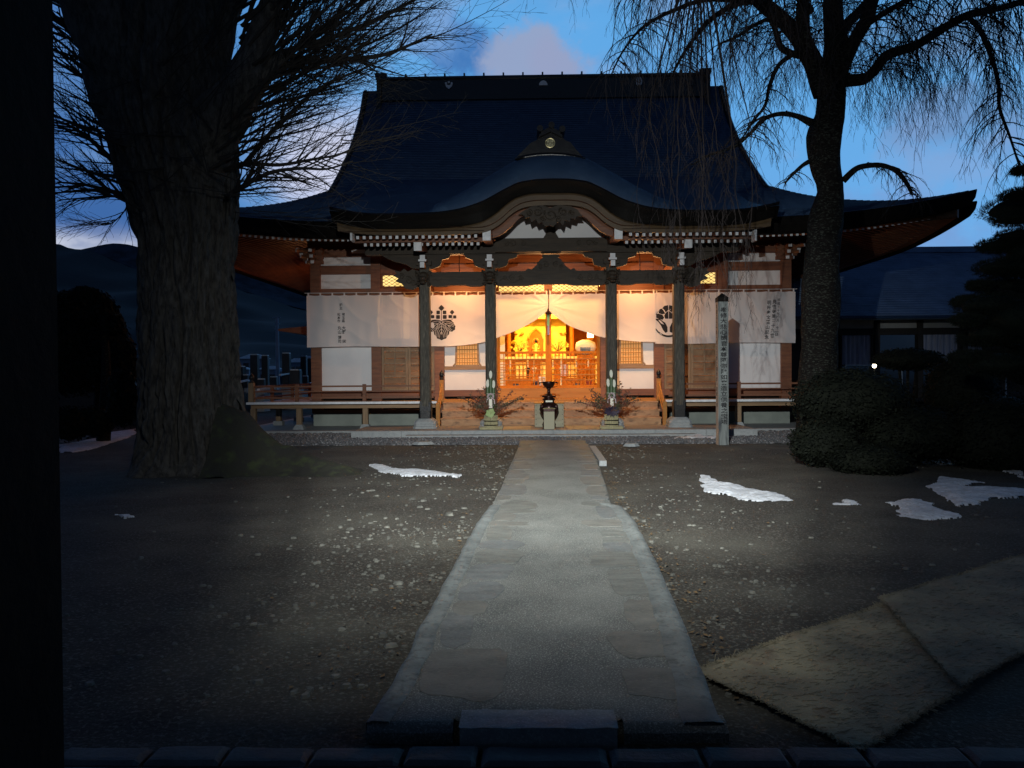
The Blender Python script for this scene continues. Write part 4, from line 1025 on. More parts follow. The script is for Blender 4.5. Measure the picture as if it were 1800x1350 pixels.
# ------------------------------------------------------------ veranda
bx('veranda_floor', wood_tan, -8.10, -3.02, 20.35, 21.85, .765, .80)
for x0_, x1_ in ((-8.10, -3.02), (3.02, 8.10)):
    if x0_ > 0: bx('veranda_floor', wood_tan, x0_, x1_, 20.35, 21.85, .765, .80)
    bx('white_edge_board', white_paint, x0_, x1_, 20.30, 20.347, .765, .825)
    bx('veranda_beam', wood_tan, x0_+.06, x1_-.06, 20.50, 20.62, .645, .762)
bx('veranda_floor', wood_tan, -8.10, -6.9, 21.853, 34, .765, .80); bx('veranda_floor', wood_tan, 6.9, 8.1, 21.853, 34, .765, .80)
bx('inner_floor_step', wood_gold, -2.99, 2.99, 21.20, 21.89, .76, .83)
bx('veranda_beam', wood_tan, -7.98, -7.86, 20.7, 34, .645, .762)
bx('veranda_beam', wood_tan, 7.86, 7.98, 20.7, 34, .645, .762)
for x in (-8.0, -6.76, -4.97, 4.99, 6.79, 8.0):
    o = MB().box(x-.068, x+.068, 20.52, 20.66, .20, .643).build('veranda_post', wood_tanv, T)
    f_ = MB(); f_.add([(x-.15, 20.44, .08), (x+.15, 20.44, .08), (x+.15, 20.74, .08), (x-.15, 20.74, .08), (x-.09, 20.50, .21), (x+.09, 20.50, .21), (x+.09, 20.68, .21), (x-.09, 20.68, .21)], [(4,5,6,7),(0,1,5,4),(1,2,6,5),(2,3,7,6),(3,0,4,7)])
    f_.build('footing_stone', granite, o)
for k in range(6):
    for s_ in (-1, 1):
        y_ = 22.3+k*1.95; x = s_*7.9
        o = MB().box(x-.068, x+.068, y_, y_+.14, .20, .643).build('veranda_post', wood_tanv, T)
        MB().box(x-.13, x+.13, y_-.05, y_+.19, .075, .20).build('footing_stone', granite, o)
# railing: three rails, struts, newels with onion finials
def finial(mb, x, y, z, r=.07):
    mb.lathe(x, y, [(r*.9, z), (r*.95, z+.03), (r*.6, z+.05), (r*.6, z+.08), (r*1.0, z+.11), (r*1.08, z+.15), (r*.8, z+.20), (r*.3, z+.235), (.004, z+.27)], 12)
for s_ in (-1, 1):
    rl = MB(); a, b = sorted((s_*8.0, s_*3.12))
    for z, h_ in ((1.235, .045), (1.10, .035), (.93, .05)): rl.box(a, b, 20.42, 20.47, z-h_/2, z+h_/2)
    for z, h_ in ((1.235, .045), (1.10, .035), (.93, .05)): rl.box(s_*7.98-.025, s_*7.98+.025, 20.6, 33, z-h_/2, z+h_/2)
    ra = rl.build('railing', wood_redh, T)
    for x in (4.97, 6.78): MB().box(s_*x-.045, s_*x+.045, 20.41, 20.48, .802, 1.29).build('strut', wood_redh, ra)
    for k in range(6): MB().box(s_*7.98-.04, s_*7.98+.04, 22.0+k*1.9, 22.08+k*1.9, .802, 1.2).build('strut', wood_redh, ra)
    nw = MB().box(s_*8.0-.07, s_*8.0+.07, 20.38, 20.52, .802, 1.34); nw.build('newel', wood_tanv, ra)
    fm_ = MB(); finial(fm_, s_*8.0, 20.45, 1.34, .075); fm_.build('finial', black_metal, ra, smooth=True)
    # stair rails
    x = s_*2.98
    st_ = MB()
    for dz in (0, -.16, -.32): st_.bar((x, 21.15, 1.28+dz), (x, 20.28, .72+dz), .03, .04)
    sr = st_.build('stair_rail', wood_gold, T)
    MB().box(x-.055, x+.055, 21.12, 21.23, .80, 1.38).build('newel', wood_gold, sr); MB().box(x-.05, x+.05, 20.20, 20.30, .16, .78).build('newel', wood_gold, sr)
    fm_ = MB(); finial(fm_, x, 21.17, 1.38, .06); fm_.build('finial', black_metal, sr, smooth=True)
# wooden steps: each plank a part
for k in range(3):
    y_ = 20.43+.27*k; z = .16+.2*k
    zt = z+.2
    MB().box(-2.92, 2.92, y_+.02, y_+.29, z+.002, zt-.035).build('step_riser', wood_step, T)
    for q in range(2): MB().box(-2.94+q*2.943, -.003+q*2.943, y_-.01, y_+.30, zt-.033, zt).build('step_plank', wood_step, T)
# rear corridor roof on the left
q = at(508, 571, 30); 
cr_ = MB(); cr_.add([(q.x-.1, 29, 3.30), (q.x-.1, 36, 3.30), (-6.8, 36, 4.0), (-6.8, 29, 3.55), (q.x-.1, 29, 3.22), (q.x-.1, 36, 3.22), (-6.8, 36, 2.7), (-6.8, 29, 2.75)], [(0, 3, 2, 1), (4, 5, 6, 7), (0, 1, 5, 4), (0, 4, 7, 3)])
cr_.build('rear_corridor_roof', wood_red, T)
# side walls and back
for s_ in (-1, 1):
    bx('side_wall', wood_red, *sorted((s_*6.75, s_*6.85)), 22.15, 34, .53, 5.9)
bx('rear_wall', wood_red, -6.7, 6.7, 33.9, 34, .53, 5.9)
# ============================================================ interior
bx('room_floor', tatami, -6.7, 6.7, 22.1, 28.5, 1.00, 1.08)
bx('room_ceiling', wood_gold, -6.7, 6.7, 22.1, 28.5, 4.62, 4.70)
bx('room_rear_wall', orange_l, -6.7, 6.7, 28.5, 28.6, 1.08, 4.62)
for s_ in (-1, 1): bx('room_partition', wood_gold, *sorted((s_*2.9, s_*2.98)), 22.2, 28.5, 1.08, 4.62)
bx('threshold', wood_gold, -1.478, 1.458, 21.86, 22.1, .832, 1.12)
# sliding lattice doors
for s_ in (-1, 1):
    a, b = (-1.47, -.02) if s_ < 0 else (.0, 1.45); y_ = 21.95 if s_ < 0 else 22.02
    fr = MB()
    fr.box(a, a+.075, y_, y_+.045, 1.122, 3.755); fr.box(b-.075, b, y_, y_+.045, 1.122, 3.755)
    fr.box(a+.075, b-.075, y_, y_+.045, 1.122, 1.20); fr.box(a+.075, b-.075, y_, y_+.045, 2.10, 2.17); fr.box(a+.075, b-.075, y_, y_+.045, 3.68, 3.755)
    d_ = fr.build('sliding_door', orange_l, T)
    mu = MB()
    for k in range(1, 6): mu.box(a+.075, b-.075, y_+.0, y_+.018, 1.2+k*.15-.011, 1.2+k*.15+.011)
    tag(mu.build('rail', wood_gold, d_), kind='stuff')
    mu = MB()
    n_ = 12
    for k in range(1, n_): xk = a+.075+(b-a-.15)*k/n_; mu.box(xk-.012, xk+.012, y_+.02, y_+.038, 1.2, 2.10)
    mu.build('muntin', orange_l, d_)
bx('door_post', orange_l, -.085, .065, 21.90, 21.945, 1.122, 3.2)

def item(name, label, cat, loc, group=None): return thing(name, loc, label, cat, group)
# altar
A = item('altar', 'gilded altar platform with bright gold backdrop behind the lattice doors', 'altar', (0, 26, 1.08))
MB().box(-1.9, 1.9, 25.6, 27.6, 1.082, 2.0).build('base', orange_l, A)
MB().box(-2.0, 2.0, 25.5, 27.6, 2.003, 2.10).build('top', gold, A)
for i in range(9): MB().box(-1.85+i*.42, -1.50+i*.42, 25.57, 25.598, 1.2, 1.9).build('panel', orange_l if i % 2 else gold, A)
MB().box(-1.05, .74, 27.0, 27.1, 2.103, 3.45).build('backdrop', goldy, A)
for x in (-1.25, .93): MB().lathe(x, 26.6, [(.10, 2.103), (.10, 2.2), (.075, 2.25), (.075, 4.0), (.11, 4.1)], 12).build('pillar', orange_l, A, smooth=True)
MB().box(-2.6, 2.4, 26.5, 26.75, 3.42, 3.62).build('canopy_beam', gold, A)
MB().box(-2.6, 2.4, 26.45, 26.8, 3.623, 4.3).build('canopy_panel', goldy, A)
nc = MB(); arch = [(-.57, 2.103), (-.05, 2.103), (-.05, 2.75), (-.12, 2.95), (-.31, 3.10), (-.50, 2.95), (-.57, 2.75)]
nc.prism(arch, 26.86, 26.98); nc.build('niche', orange_l, A)
ar = MB(); ar.tube([(x, 26.85, z) for x, z in arch[2:]], .03, 6); ar.build('niche_arch', gold, A)
for x in (-1.0, -.78, .55, .70): MB().lathe(x, 26.9, [(.02, 2.9), (.07, 2.93), (.02, 2.99)], 8).build('gilt_boss', gold, A)
# buddha statue
B = item('buddha_statue', 'small golden seated figure on a lotus inside the arched niche', 'statue', (-.31, 26.7, 2.1))
lo_ = MB(); lo_.lathe(-.31, 26.7, [(.10, 2.103), (.14, 2.14), (.09, 2.18), (.16, 2.25), (.13, 2.27)], 14); lo_.build('lotus_base', gold, B, smooth=True)
bd = MB(); bd.lathe(-.31, 26.7, [(.15, 2.272), (.155, 2.32), (.10, 2.38), (.095, 2.48), (.105, 2.53), (.04, 2.57), (.032, 2.59)], 14, sy=.7)
for s_ in (-1, 1): bd.tube([(-.31+s_*.10, 26.7, 2.51), (-.31+s_*.135, 26.66, 2.42), (-.31+s_*.03, 26.60, 2.36)], [.032, .03, .022], 7)
bd.build('body', gold, B, smooth=True)
hd = MB(); hd.ball((-.31, 26.7, 2.645), .052, 10, 0, (1, 1, 1.2)); hd.ball((-.31, 26.7, 2.72), .025, 8); hd.build('head', black_metal, B, smooth=True)
ha = MB(); ha.tube([(-.31+.11*math.cos(t), 26.75, 2.64+.11*math.sin(t)) for t in [k*math.pi/8 for k in range(17)]], .010, 5); ha.build('halo', gold, B)
# golden flower sprays
random.seed(5)
for (cx_, lab) in ((-.86, 'left golden lotus-flower spray beside the niche'), (.42, 'right golden lotus-flower spray beside the door post')):
    t_ = item('flower_ornament', lab, 'ornament', (cx_, 26.2, 2.1)); st_ = MB(); fl_ = MB()
    MB().lathe(cx_, 26.2, [(.05, 2.103), (.09, 2.16), (.06, 2.26), (.08, 2.30)], 10).build('vase', gold, t_)
    for k in range(16):
        a = random.uniform(-1.1, 1.1); L_ = random.uniform(.15, .42); x = cx_+math.sin(a)*L_; z = 2.28+math.cos(a)*L_; y_ = 26.2+random.uniform(-.12, .12)
        st_.tube([(cx_, 26.2, 2.28), ((cx_+x)/2, y_, (2.28+z)/2+.03), (x, y_, z)], .006, 4)
        r = random.uniform(.03, .06)
        fl_.ball((x, y_, z), r, 6, 0, (1, .6, .6)); 
        for q_ in range(5): fl_.tube([(x, y_-.02, z), (x+r*1.3*math.cos(q_*1.26), y_-.05, z+r*1.3*math.sin(q_*1.26))], [.02, .003], 4)
    st_.build('stem', black_metal, t_); tag(fl_.build('flower', goldy, t_), kind='stuff')
# hanging lanterns and drum and low furniture
for x, z, lab in ((-2.12, 2.85, 'gilt hanging lantern at the left edge of the doorway'), (1.45, 2.85, 'gilt hanging lantern above the round drum')):
    t_ = item('hanging_lantern', lab, 'lantern', (x, 25.2, z-.3), 'gilt hanging lanterns in the temple room')
    MB().lathe(x, 25.2, [(.10, z-.15), (.10, z+.08)], 8).build('lit_body', lamp_glass, t_)
    MB().lathe(x, 25.2, [(.06, z-.24), (.13, z-.155)], 8).build('base', gold, t_); MB().lathe(x, 25.2, [(.20, z+.085), (.12, z+.14), (.03, z+.24)], 8).build('roof', gold, t_)
    MB().tube([(x, 25.2, z+.24), (x, 25.2, 4.6)], .008, 5).build('chain', black_metal, t_)
dr = item('drum', 'big pale round drum on a dark stand behind the right door', 'drum', (1.25, 24.6, 1.08))
MB().lathe(1.25, 24.6, [(.05, 2.13), (.26, 2.17), (.34, 2.35), (.30, 2.52), (.12, 2.60)], 18, sy=.7).build('shell', ivory, dr, smooth=True)
MB().box(.98, 1.52, 24.42, 24.78, 1.082, 2.125).build('stand', orange_l, dr)
dm = MB()
for k in range(4): dm.box(1.06, 1.38, 24.35-.01, 24.40, 2.19+k*.045, 2.21+k*.045)
dm.build('slit', black_metal, dr)
fu = item('figure_screen', 'pale standing screen at the left edge of the doorway', 'screen', (-1.9, 24.4, 1.08)); MB().box(-1.58, -1.32, 24.3, 24.36, 1.082, 2.75).build('panel', ivory, fu); MB().box(-1.62, -1.28, 24.28, 24.38, 2.752, 2.80).build('frame', gold, fu)
random.seed(21)
desc = [('sutra_table', 'low orange-skirted table left behind the lattice doors', -.85, 'table', orange_l), ('sutra_table', 'low orange table right behind the lattice doors', .8, 'table', orange_l)]
for nm, lab, x, cat, mm in desc:
    t_ = item(nm, lab, cat, (x, 23.6, 1.08)); MB().box(x-.38, x+.38, 23.45, 23.85, 1.42, 1.46).build('top', orange_l, t_)
    for a in (-.34, .34):
        for b_ in (23.5, 23.8): MB().box(x+a-.02, x+a+.02, b_-.02, b_+.02, 1.082, 1.418).build('leg', black_metal, t_)
    MB().box(x-.36, x+.36, 23.47, 23.49, 1.15, 1.40).build('cloth', mm, t_)
its = [('white_box', 'tall white box beside the door post', -.18, 23.0, 'box', ivory), ('white_box', 'pinkish white box on the right low table', .52, 23.5, 'box', pink)]
for nm, lab, x, y_, cat, mm in its:
    zb = 1.082 if x < 0 else 1.462; tag(MB().box(x-.10, x+.10, y_, y_+.15, zb, zb+.36).build('offering_box', mm), lab, cat)
for k in range(7):
    x = [-1.15, -.6, -.4, .2, .45, .95, 1.3][k]; y_ = 24.6 if k % 2 else 24.2; mm = [gold, black_metal, ivory, gold, ivory, gold, orange_l][k]
    t_ = item('candle_stand', ['gold candle stand at far left behind the lattice', 'black candle stand left of the white candle stand', 'ivory candle stand just left of the door post', 'gold candle stand just right of the door post', 'ivory candle stand right of the door post under the flowers', 'gold candle stand in front of the drum', 'orange lacquered stand at the far right behind the lattice'][k], 'candle stand', (x, y_, 1.08))
    MB().lathe(x, y_, [(.12, 1.082), (.10, 1.12), (.03, 1.17), (.025, 1.55), (.05, 1.60), (.03, 1.63), (.09, 1.72), (.02, 1.73)], 10).build('stem', mm, t_, smooth=True)
    MB().lathe(x, y_, [(.025, 1.732), (.025, 1.95), (.005, 1.97)], 8).build('candle', ivory, t_)
for k, x in enumerate((-1.2, -.95, -.35, .3, .85, 1.2)):
    tag(MB().box(x-.09, x+.09, 22.9, 23.1, 1.082, 1.17+.07*(k % 3)).build('cushion_stack', [red_l, black_metal, purple, red_l, black_metal, red_l][k]), ['red cushion stack at the left end behind the lattice', 'black lacquer box second from the left behind the lattice', 'dark purple bundle left of the door post', 'red cushion stack right of the door post', 'black lacquer box between the two right red cushion stacks', 'red cushion stack at the right end behind the lattice'][k], 'cushion' if k in (0, 3, 5) else 'box')
t_ = item('added_eave_lamp', 'added hidden lamp on the left side wall, in place of side window light', 'lamp', (-7.1, 25, 3.9)); MB().lathe(-7.35, 25.0, [(.03, 3.98), (.11, 3.88)], 10).build('shade', black_metal, t_); MB().bar((-7.35, 25, 3.98), (-6.86, 25, 4.05), .03, .03).build('arm', black_metal, t_)  # added lamp body, hidden by the wall corner, for the left eave glow
# lamp fixtures
for i, p in enumerate(PORCH):
    t_ = item('porch_lamp', ['porch ceiling lamp in the left bay', 'porch ceiling lamp in the middle bay', 'porch ceiling lamp in the right bay'][i], 'lamp', p)
    MB().lathe(p.x, p.y, [(.05, p.z+.10), (.12, p.z+.05), (.13, p.z+.04)], 12).build('shade', black_metal, t_); MB().tube([(p.x, p.y, p.z+.1), (p.x, p.y, 5.5)], .01, 5).build('cord', black_metal, t_)
for i, p in enumerate(ROOM):
    t_ = item('room_lamp', ['ceiling lamp at the front left of the temple room', 'ceiling lamp at the front right of the temple room', 'ceiling lamp before the altar'][i], 'lamp', p)
    MB().lathe(p.x, p.y, [(.04, p.z+.14), (.16, p.z+.05)], 12).build('shade', black_metal, t_); MB().tube([(p.x, p.y, p.z+.14), (p.x, p.y, 4.61)], .01, 5).build('cord', black_metal, t_)

# ============================================================ curtains
def text_mesh(txt, size, spacing=1.0):
    c = bpy.data.curves.new('txt', 'FONT'); c.body = '\n'.join(txt); c.size = size; c.align_x = 'CENTER'; c.space_line = spacing; c.offset = size*.018; c.resolution_u = 2
    o = bpy.data.objects.new('txt', c); col.objects.link(o); bpy.context.view_layer.update()
    me = bpy.data.meshes.new_from_object(o.evaluated_get(bpy.context.evaluated_depsgraph_get())); bpy.data.objects.remove(o); return me
def put_text(txt, x, y, ztop, zbot, parent, surf=None, name='lettering', wide=1.0, m_=None):
    me = text_mesh(txt, 1.0)
    vs_ = [v.co for v in me.vertices]
    if not vs_: return
    a0, a1 = min(v.x for v in vs_), max(v.x for v in vs_); b0, b1 = min(v.y for v in vs_), max(v.y for v in vs_)
    s = (ztop-zbot)/(b1-b0); cx_ = (a0+a1)/2
    for v in me.vertices:
        X = x+(v.co.x-cx_)*s*wide; Z = zbot+(v.co.y-b0)*s; Y = surf(X, Z) if surf else y; v.co = (X, Y, Z)
    me.materials.clear(); me.materials.append(m_ or ink); me.name = name
    inst_ = bpy.data.objects.new(name, me); col.objects.link(inst_); inst_.parent = parent; inst_.location = -WO[parent.name]; reg(inst_, (0, 0, 0)); return inst_
CY = 21.72
def curtain(label, x0_, x1_, ztop, bot, fold, mats=cloth, y_=CY, nu=110, nv=36, loops=0):
    t_ = thing('curtain', ((x0_+x1_)/2, y_, bot((x0_+x1_)/2)), label, 'curtain')
    def sy(x, z): return y_+fold(x, z)
    mb = MB()
    def f(u, v):
        x = x0_+(x1_-x0_)*u; zb = bot(x); tp = ztop(x); z = tp+(zb-tp)*v; return (x, sy(x, z), z)
    mb.grid(f, nu, nv); mb.build('sheet', mats, t_, smooth=True)
    hm = MB(); hm.tube([(x0_+(x1_-x0_)*k/nu, sy(x0_+(x1_-x0_)*k/nu, bot(x0_+(x1_-x0_)*k/nu)), bot(x0_+(x1_-x0_)*k/nu)) for k in range(nu+1)], .007, 5); hm.build('hem', cloth, t_)
    lp = MB(); n_ = max(3, int((x1_-x0_)/.33))
    for k in range(n_+1): x = x0_+.05+(x1_-x0_-.1)*k/n_; lp.box(x-.02, x+.02, y_+.0-.01, y_+.004, ztop(x)-.02, 3.87)
    tag(lp.build('loop', cloth, t_), kind='stuff')
    rp = MB(); rp.tube([(x0_-.05, y_, 3.86), (x1_+.05, y_, 3.86)], .010, 6); rp.build('rope', cloth, t_)
    return t_, sy
def scal(x, a=.018, p=.33): return a*abs(math.cos(math.pi*x/p))
def ridge(q): return (1-abs(noise.noise(q))*2)**3
wav = lambda x, z: .045*noise.noise((x*1.3, z*.9, 0))+.010*math.sin(x*6+z*1.5)+.016*noise.noise((x*4, z*1.2, 3))-.020*ridge((x*.9+z*1.1, z*.5-x*.3, 2.0))
cL, sL = curtain('left corner curtain with two columns of small black characters', -6.86, -3.34, lambda x: 3.80-scal(x), lambda x: 2.335+.01*math.sin(x*2), wav)
def swag(x, z):
    d = math.hypot(x, (z-3.45)); a = math.atan2(z-3.45, abs(x)+.001)
    return wav(x, z)*.6+.040*math.sin(a*15+1+.6*noise.noise((x, z, 0)))*min(1, d/.8)*math.exp(-max(0, d-.2)*.45)-.018*ridge((a*2.3, d*.35, 5))
BL = smooth_tab([(-3.36,2.335),(-2.6,2.34),(-1.81,2.44),(-1.46,2.56),(-.97,2.74),(-.49,2.98),(-.15,3.20),(-.01,3.30)], 4)
BR = smooth_tab([(-.01,3.30),(.15,3.18),(.55,2.90),(1.04,2.70),(1.55,2.54),(2.3,2.44),(3.0,2.40),(3.25,2.40)], 4)
cM, sM = curtain('left half of the drawn-up middle curtain, with a black paulownia crest', -3.33, -.012, lambda x: 3.78-scal(x), lambda x: interp(BL, x), swag, y_=CY+.02)
cR, sR = curtain('right half of the drawn-up middle curtain, plain cream', -.008, 3.00, lambda x: 3.78-scal(x), lambda x: interp(BR, x), swag, y_=CY+.02)
cE, sE = curtain('right corner curtain with a round black flower crest and three columns of characters', 2.99, 6.92, lambda x: 3.80-scal(x), lambda x: 2.36-.01*math.sin(x*2), wav, y_=CY+.06)
ys_ = lambda s: (lambda X, Z: s(X, Z)-.006)
def col_px(txt, px, y0p, y1p, parent, s, wide=1.0, Y=CY):
    a = at(px[0], y0p, Y); b = at(px[1], y1p, Y)
    put_text(txt, (a.x+b.x)/2, Y, a.z, b.z, parent, ys_(s), wide=wide)
for txt, px, a, b, wd in (('施主', 599.5, 533, 544.5, .95), ('埼玉県', 603.8, 550, 567, .95), ('大野', 604.8, 573, 587, .95), ('猛', 605, 597, 603, 1.1), ('松本市', 595.8, 550, 567, .95), ('丸山', 597.2, 573, 587, .95), ('博司', 597.3, 590, 603, .95)):
    col_px(txt, (px, px), a, b, cL, sL, wd)
for txt, p0, p1, a, b, wd in (('平成三十年四月二十一日', 1370.5, 1365, 524.5, 591, .95), ('見性寺第二十九世', 1362.5, 1357.5, 526.5, 594, .9), ('明巌泰文晋山記念', 1353, 1348, 528, 597, .9)):
    n_ = len(txt)
    for k, ch in enumerate(txt):
        t0, t1 = k/n_, (k+.88)/n_
        if ch in '一二三': t0 += .02; t1 -= .03
        if ch == '一': t0 += .035; t1 = t0+.012
        P = p0+(p1-p0)*(k/n_); col_px(ch, (P, P), a+(b-a)*t0, a+(b-a)*t1, cE, sE, wd if ch != '一' else wd)
# crests
def flatpoly(mb, pts, y): mb.add([(x, y(x, z), z) for x, z in pts], [tuple(range(len(pts)))])
def leafpoly(cx_, cz, ang, L_, W, lobes=5, n=40):
    out = []
    for k in range(n):
        t = 2*math.pi*k/n; u = -math.cos(t); r = W*math.sin(t)*(1-.15*u)
        v = (u+1)/2*L_
        if v > .45*L_: r *= 1+.06*math.cos(lobes*3*u); v += .02*L_*math.cos(t*lobes*2)
        r *= min(1, .55+v/L_) if v < .45*L_ else 1
        out.append((cx_+math.sin(ang)*v+math.cos(ang)*r, cz-math.cos(ang)*v+math.sin(ang)*r))
    return out
c0 = at(776, 565, CY); cx_, cz = c0.x, c0.z; k_ = CY/FPX
sF = lambda d: (lambda X, Z: sM(X, Z)-d)
cp = MB()
for s_ in (-1, 1): flatpoly(cp, leafpoly(cx_, cz+.0, s_*1.02, .44, .17), sF(.006))
ce = MB(); flatpoly(ce, leafpoly(cx_, cz-.02, 0, .50, .215), sF(.010)); flatpoly(cp, leafpoly(cx_, cz+.01, 0, .53, .235), sF(.004))
# flowers: diamonds and squares
def bud(mb, x, z, r, dia): 
    if dia: pts = [(x, z+r*1.25), (x+r*.5, z+r*.85), (x+r*1.2, z), (x+r*.5, z-r*.85), (x, z-r*1.15), (x-r*.5, z-r*.85), (x-r*1.2, z), (x-r*.5, z+r*.85)]
    else: pts = [(x-r, z-r*.7), (x-r*.8, z-r), (x+r*.8, z-r), (x+r, z-r*.7), (x+r, z+r*.8), (x+r*.7, z+r), (x-r*.8, z+r), (x-r, z+r*.7)]
    flatpoly(mb, pts, sF(.006))
for x, z, r, d in ((0, .38, .07, 1), (-.09, .255, .05, 0), (.09, .255, .05, 0), (-.095, .125, .055, 0), (.095, .125, .055, 0), (.30, .26, .055, 1), (.245, .135, .045, 0), (.375, .125, .045, 0), (-.30, .26, .055, 1), (-.245, .135, .045, 0), (-.375, .125, .045, 0)):
    bud(cp, cx_+x, cz+z, r, d)
for x, h_ in ((0, .36), (.30, .2), (-.30, .2)): cp.add([(cx_+x-.008, sM(cx_+x, cz)-.005, cz+.03), (cx_+x+.008, sM(cx_+x, cz)-.005, cz+.03), (cx_+x+.008, sM(cx_+x, cz+h_)-.006, cz+h_), (cx_+x-.008, sM(cx_+x, cz+h_)-.006, cz+h_)], [(0, 1, 2, 3)])
cp.build('paulownia_crest', ink, cM); ce.build('crest_leaf', ink, cM)
ve = MB(); ve_y = sF(.014)
def vein(pts, w_=.0042):
    for (x0_, z0_), (x1_, z1_) in zip(pts, pts[1:]):
        dx, dz = x1_-x0_, z1_-z0_; l = math.hypot(dx, dz)+1e-9; nx_, nz_ = -dz/l*w_, dx/l*w_
        ve.add([(x0_+nx_, ve_y(x0_, z0_), z0_+nz_), (x0_-nx_, ve_y(x0_, z0_), z0_-nz_), (x1_-nx_, ve_y(x1_, z1_), z1_-nz_), (x1_+nx_, ve_y(x1_, z1_), z1_+nz_)], [(0, 1, 2, 3)])
def leafveins(ox, oz, ang, L_, W, n):
    ca, sa = math.cos(ang), math.sin(ang)
    tr = lambda u, v: (ox+sa*v+ca*u, oz-ca*v+sa*u)
    for i in range(n):
        v0 = L_*(.08+.66*i/n)
        for s_ in (-1, 1):
            U = W*(.88-.8*i/n); 
            vein([tr(s_*U*math.sin(t*math.pi/2), v0+(L_*.90-v0)*(1-math.cos(t*math.pi/2))*.92) for t in [q/7 for q in range(8)]])
    vein([tr(0, .05*L_), tr(0, .7*L_)], .005)
leafveins(cx_, cz-.02, 0, .50, .20, 4)
for s_ in (-1, 1): leafveins(cx_, cz, s_*1.02, .44, .14, 3)
ve.build('crest_vein', cloth, cM)
# round flower crest
c1 = at(1176, 566, CY); cx_, cz = c1.x, c1.z; sF2 = lambda d: (lambda X, Z: sE(X, Z)-d); rc = MB(); U = .0159
def rp_(pts): return [(cx_+(a-1176)*U, cz-(b-566)*U) for a, b in pts]
def arc(r, a0, a1, w0, w1, n=22):
    o = []; 
    for k in range(n+1): t = a0+(a1-a0)*k/n; o.append((cx_+r*math.cos(t), cz+r*math.sin(t)))
    for k in range(n, -1, -1): t = a0+(a1-a0)*k/n; q = w0+(w1-w0)*math.sin(math.pi*k/n); o.append((cx_+(r-q)*math.cos(t), cz+(r-q)*math.sin(t)))
    return o
flatpoly(rc, arc(.425, R(183), R(357), .006, .055), sF2(.006))
flatpoly(rc, arc(.425, R(20), R(100), .003, .010), sF2(.006)); flatpoly(rc, arc(.425, R(100), R(160), .003, .010), sF2(.006))
for m_x in (1, -1):
    mm = lambda pts: [(1176+m_x*(a-1176), b) for a, b in pts]
    flatpoly(rc, rp_(mm([(1151.5, 561), (1155, 559.5), (1160, 560), (1165, 564), (1170, 567), (1174, 575), (1174, 583), (1170, 585), (1166, 580), (1162, 572), (1157, 565)])), sF2(.007))
    flatpoly(rc, rp_(mm([(1154, 551), (1158, 551), (1165, 553), (1168, 558), (1165, 562), (1159, 560), (1154, 558)])), sF2(.0065))
    flatpoly(rc, rp_(mm([(1158, 550), (1160, 543), (1164, 542), (1168, 547), (1170, 551), (1164, 552)])), sF2(.0065))
    flatpoly(rc, rp_(mm([(1165, 541), (1169, 537), (1175, 536), (1175.7, 544), (1171, 549), (1169, 545)])), sF2(.0065))
    flatpoly(rc, rp_(mm([(1170.5, 550), (1175.5, 546), (1175.5, 560), (1170, 560), (1168, 555)])), sF2(.0065))
rc.build('round_flower_crest', ink, cE)
# bell rope with streamers
br = thing('bell_rope', (0, 21.6, 2.9), 'short bell cord with a green streamer hanging at the curtain peak', 'bell rope')
MB().tube([(-.02, 21.60, 3.9), (.0, 21.60, 3.55), (-.02, 21.6, 3.35)], .012, 6).build('cord', black_metal, br)
MB().lathe(-.02, 21.6, [(.03, 3.18), (.09, 3.20), (.10, 3.23), (.03, 3.30), (.02, 3.36)], 10).build('bell', bronze, br)
MB().box(-.055, .015, 21.585, 21.615, 2.88, 3.179).build('streamer', green_cord, br); MB().box(-.045, .01, 21.59, 21.61, 2.62, 2.879).build('tail', bronze, br)

# ============================================================ incense burner and box
ib_ = thing('offering_box', (0, 19.9, .16), 'plain pale wooden box with nailed edges behind the incense burner', 'box')
xa, xb = at(940, 730, 19.75).x, at(991, 730, 19.75).x
bxm = MB().box(xa, xb, 19.75, 20.35, .163, .76); bxm.build('body', mat('pale_box_wood', (.36, .34, .24), (.28, .26, .18), 3, .7, .3, 20, (1, 1, 4)), ib_)
MB().box(xa-.015, xb+.015, 19.73, 20.37, .762, .79).build('lid', wood_gold, ib_)
nl = MB()
for s_, x in ((0, xa+.035), (1, xb-.035)):
    for k in range(5): nl.tube([(x, 19.742, .24+.12*k), (x, 19.751, .24+.12*k)], .011, 6)
tag(nl.build('nail', black_metal, ib_), kind='stuff')
bc = at(965, 745, 19.15).x
inc = thing('incense_burner', (bc, 19.15, .16), 'dark bronze incense burner on a curved three-legged pedestal', 'incense burner')
MB().lathe(bc, 19.15, [(.155, .163), (.165, .17), (.165, .20), (.14, .22)], 18).build('foot', bronze, inc, smooth=True)
for k in range(3):
    a = R(-90+60+k*120) if k < 2 else R(90); a = [R(205), R(-25), R(90)][k]
    lg = MB(); 
    pr_ = [(.135, .215), (.15, .27), (.115, .36), (.13, .46), (.19, .58), (.215, .66), (.20, .74), (.15, .80)]
    lg.tube([(bc+r*math.cos(a), 19.15+r*.9*math.sin(a), z) for r, z in pr_], [.040, .036, .026, .028, .038, .045, .045, .03], 8); lg.build('leg', bronze, inc, smooth=True)
bd = MB(); bd.lathe(bc, 19.15, [(.15, .60), (.205, .64), (.212, .70), (.18, .78), (.135, .83), (.13, .87), (.165, .875), (.165, .90), (.14, .915), (.115, .94), (.175, .955), (.18, .985), (.12, 1.0), (.08, 1.03), (.045, 1.06), (.04, 1.14), (.07, 1.165)], 24)
bd.build('body', bronze, inc, smooth=True)
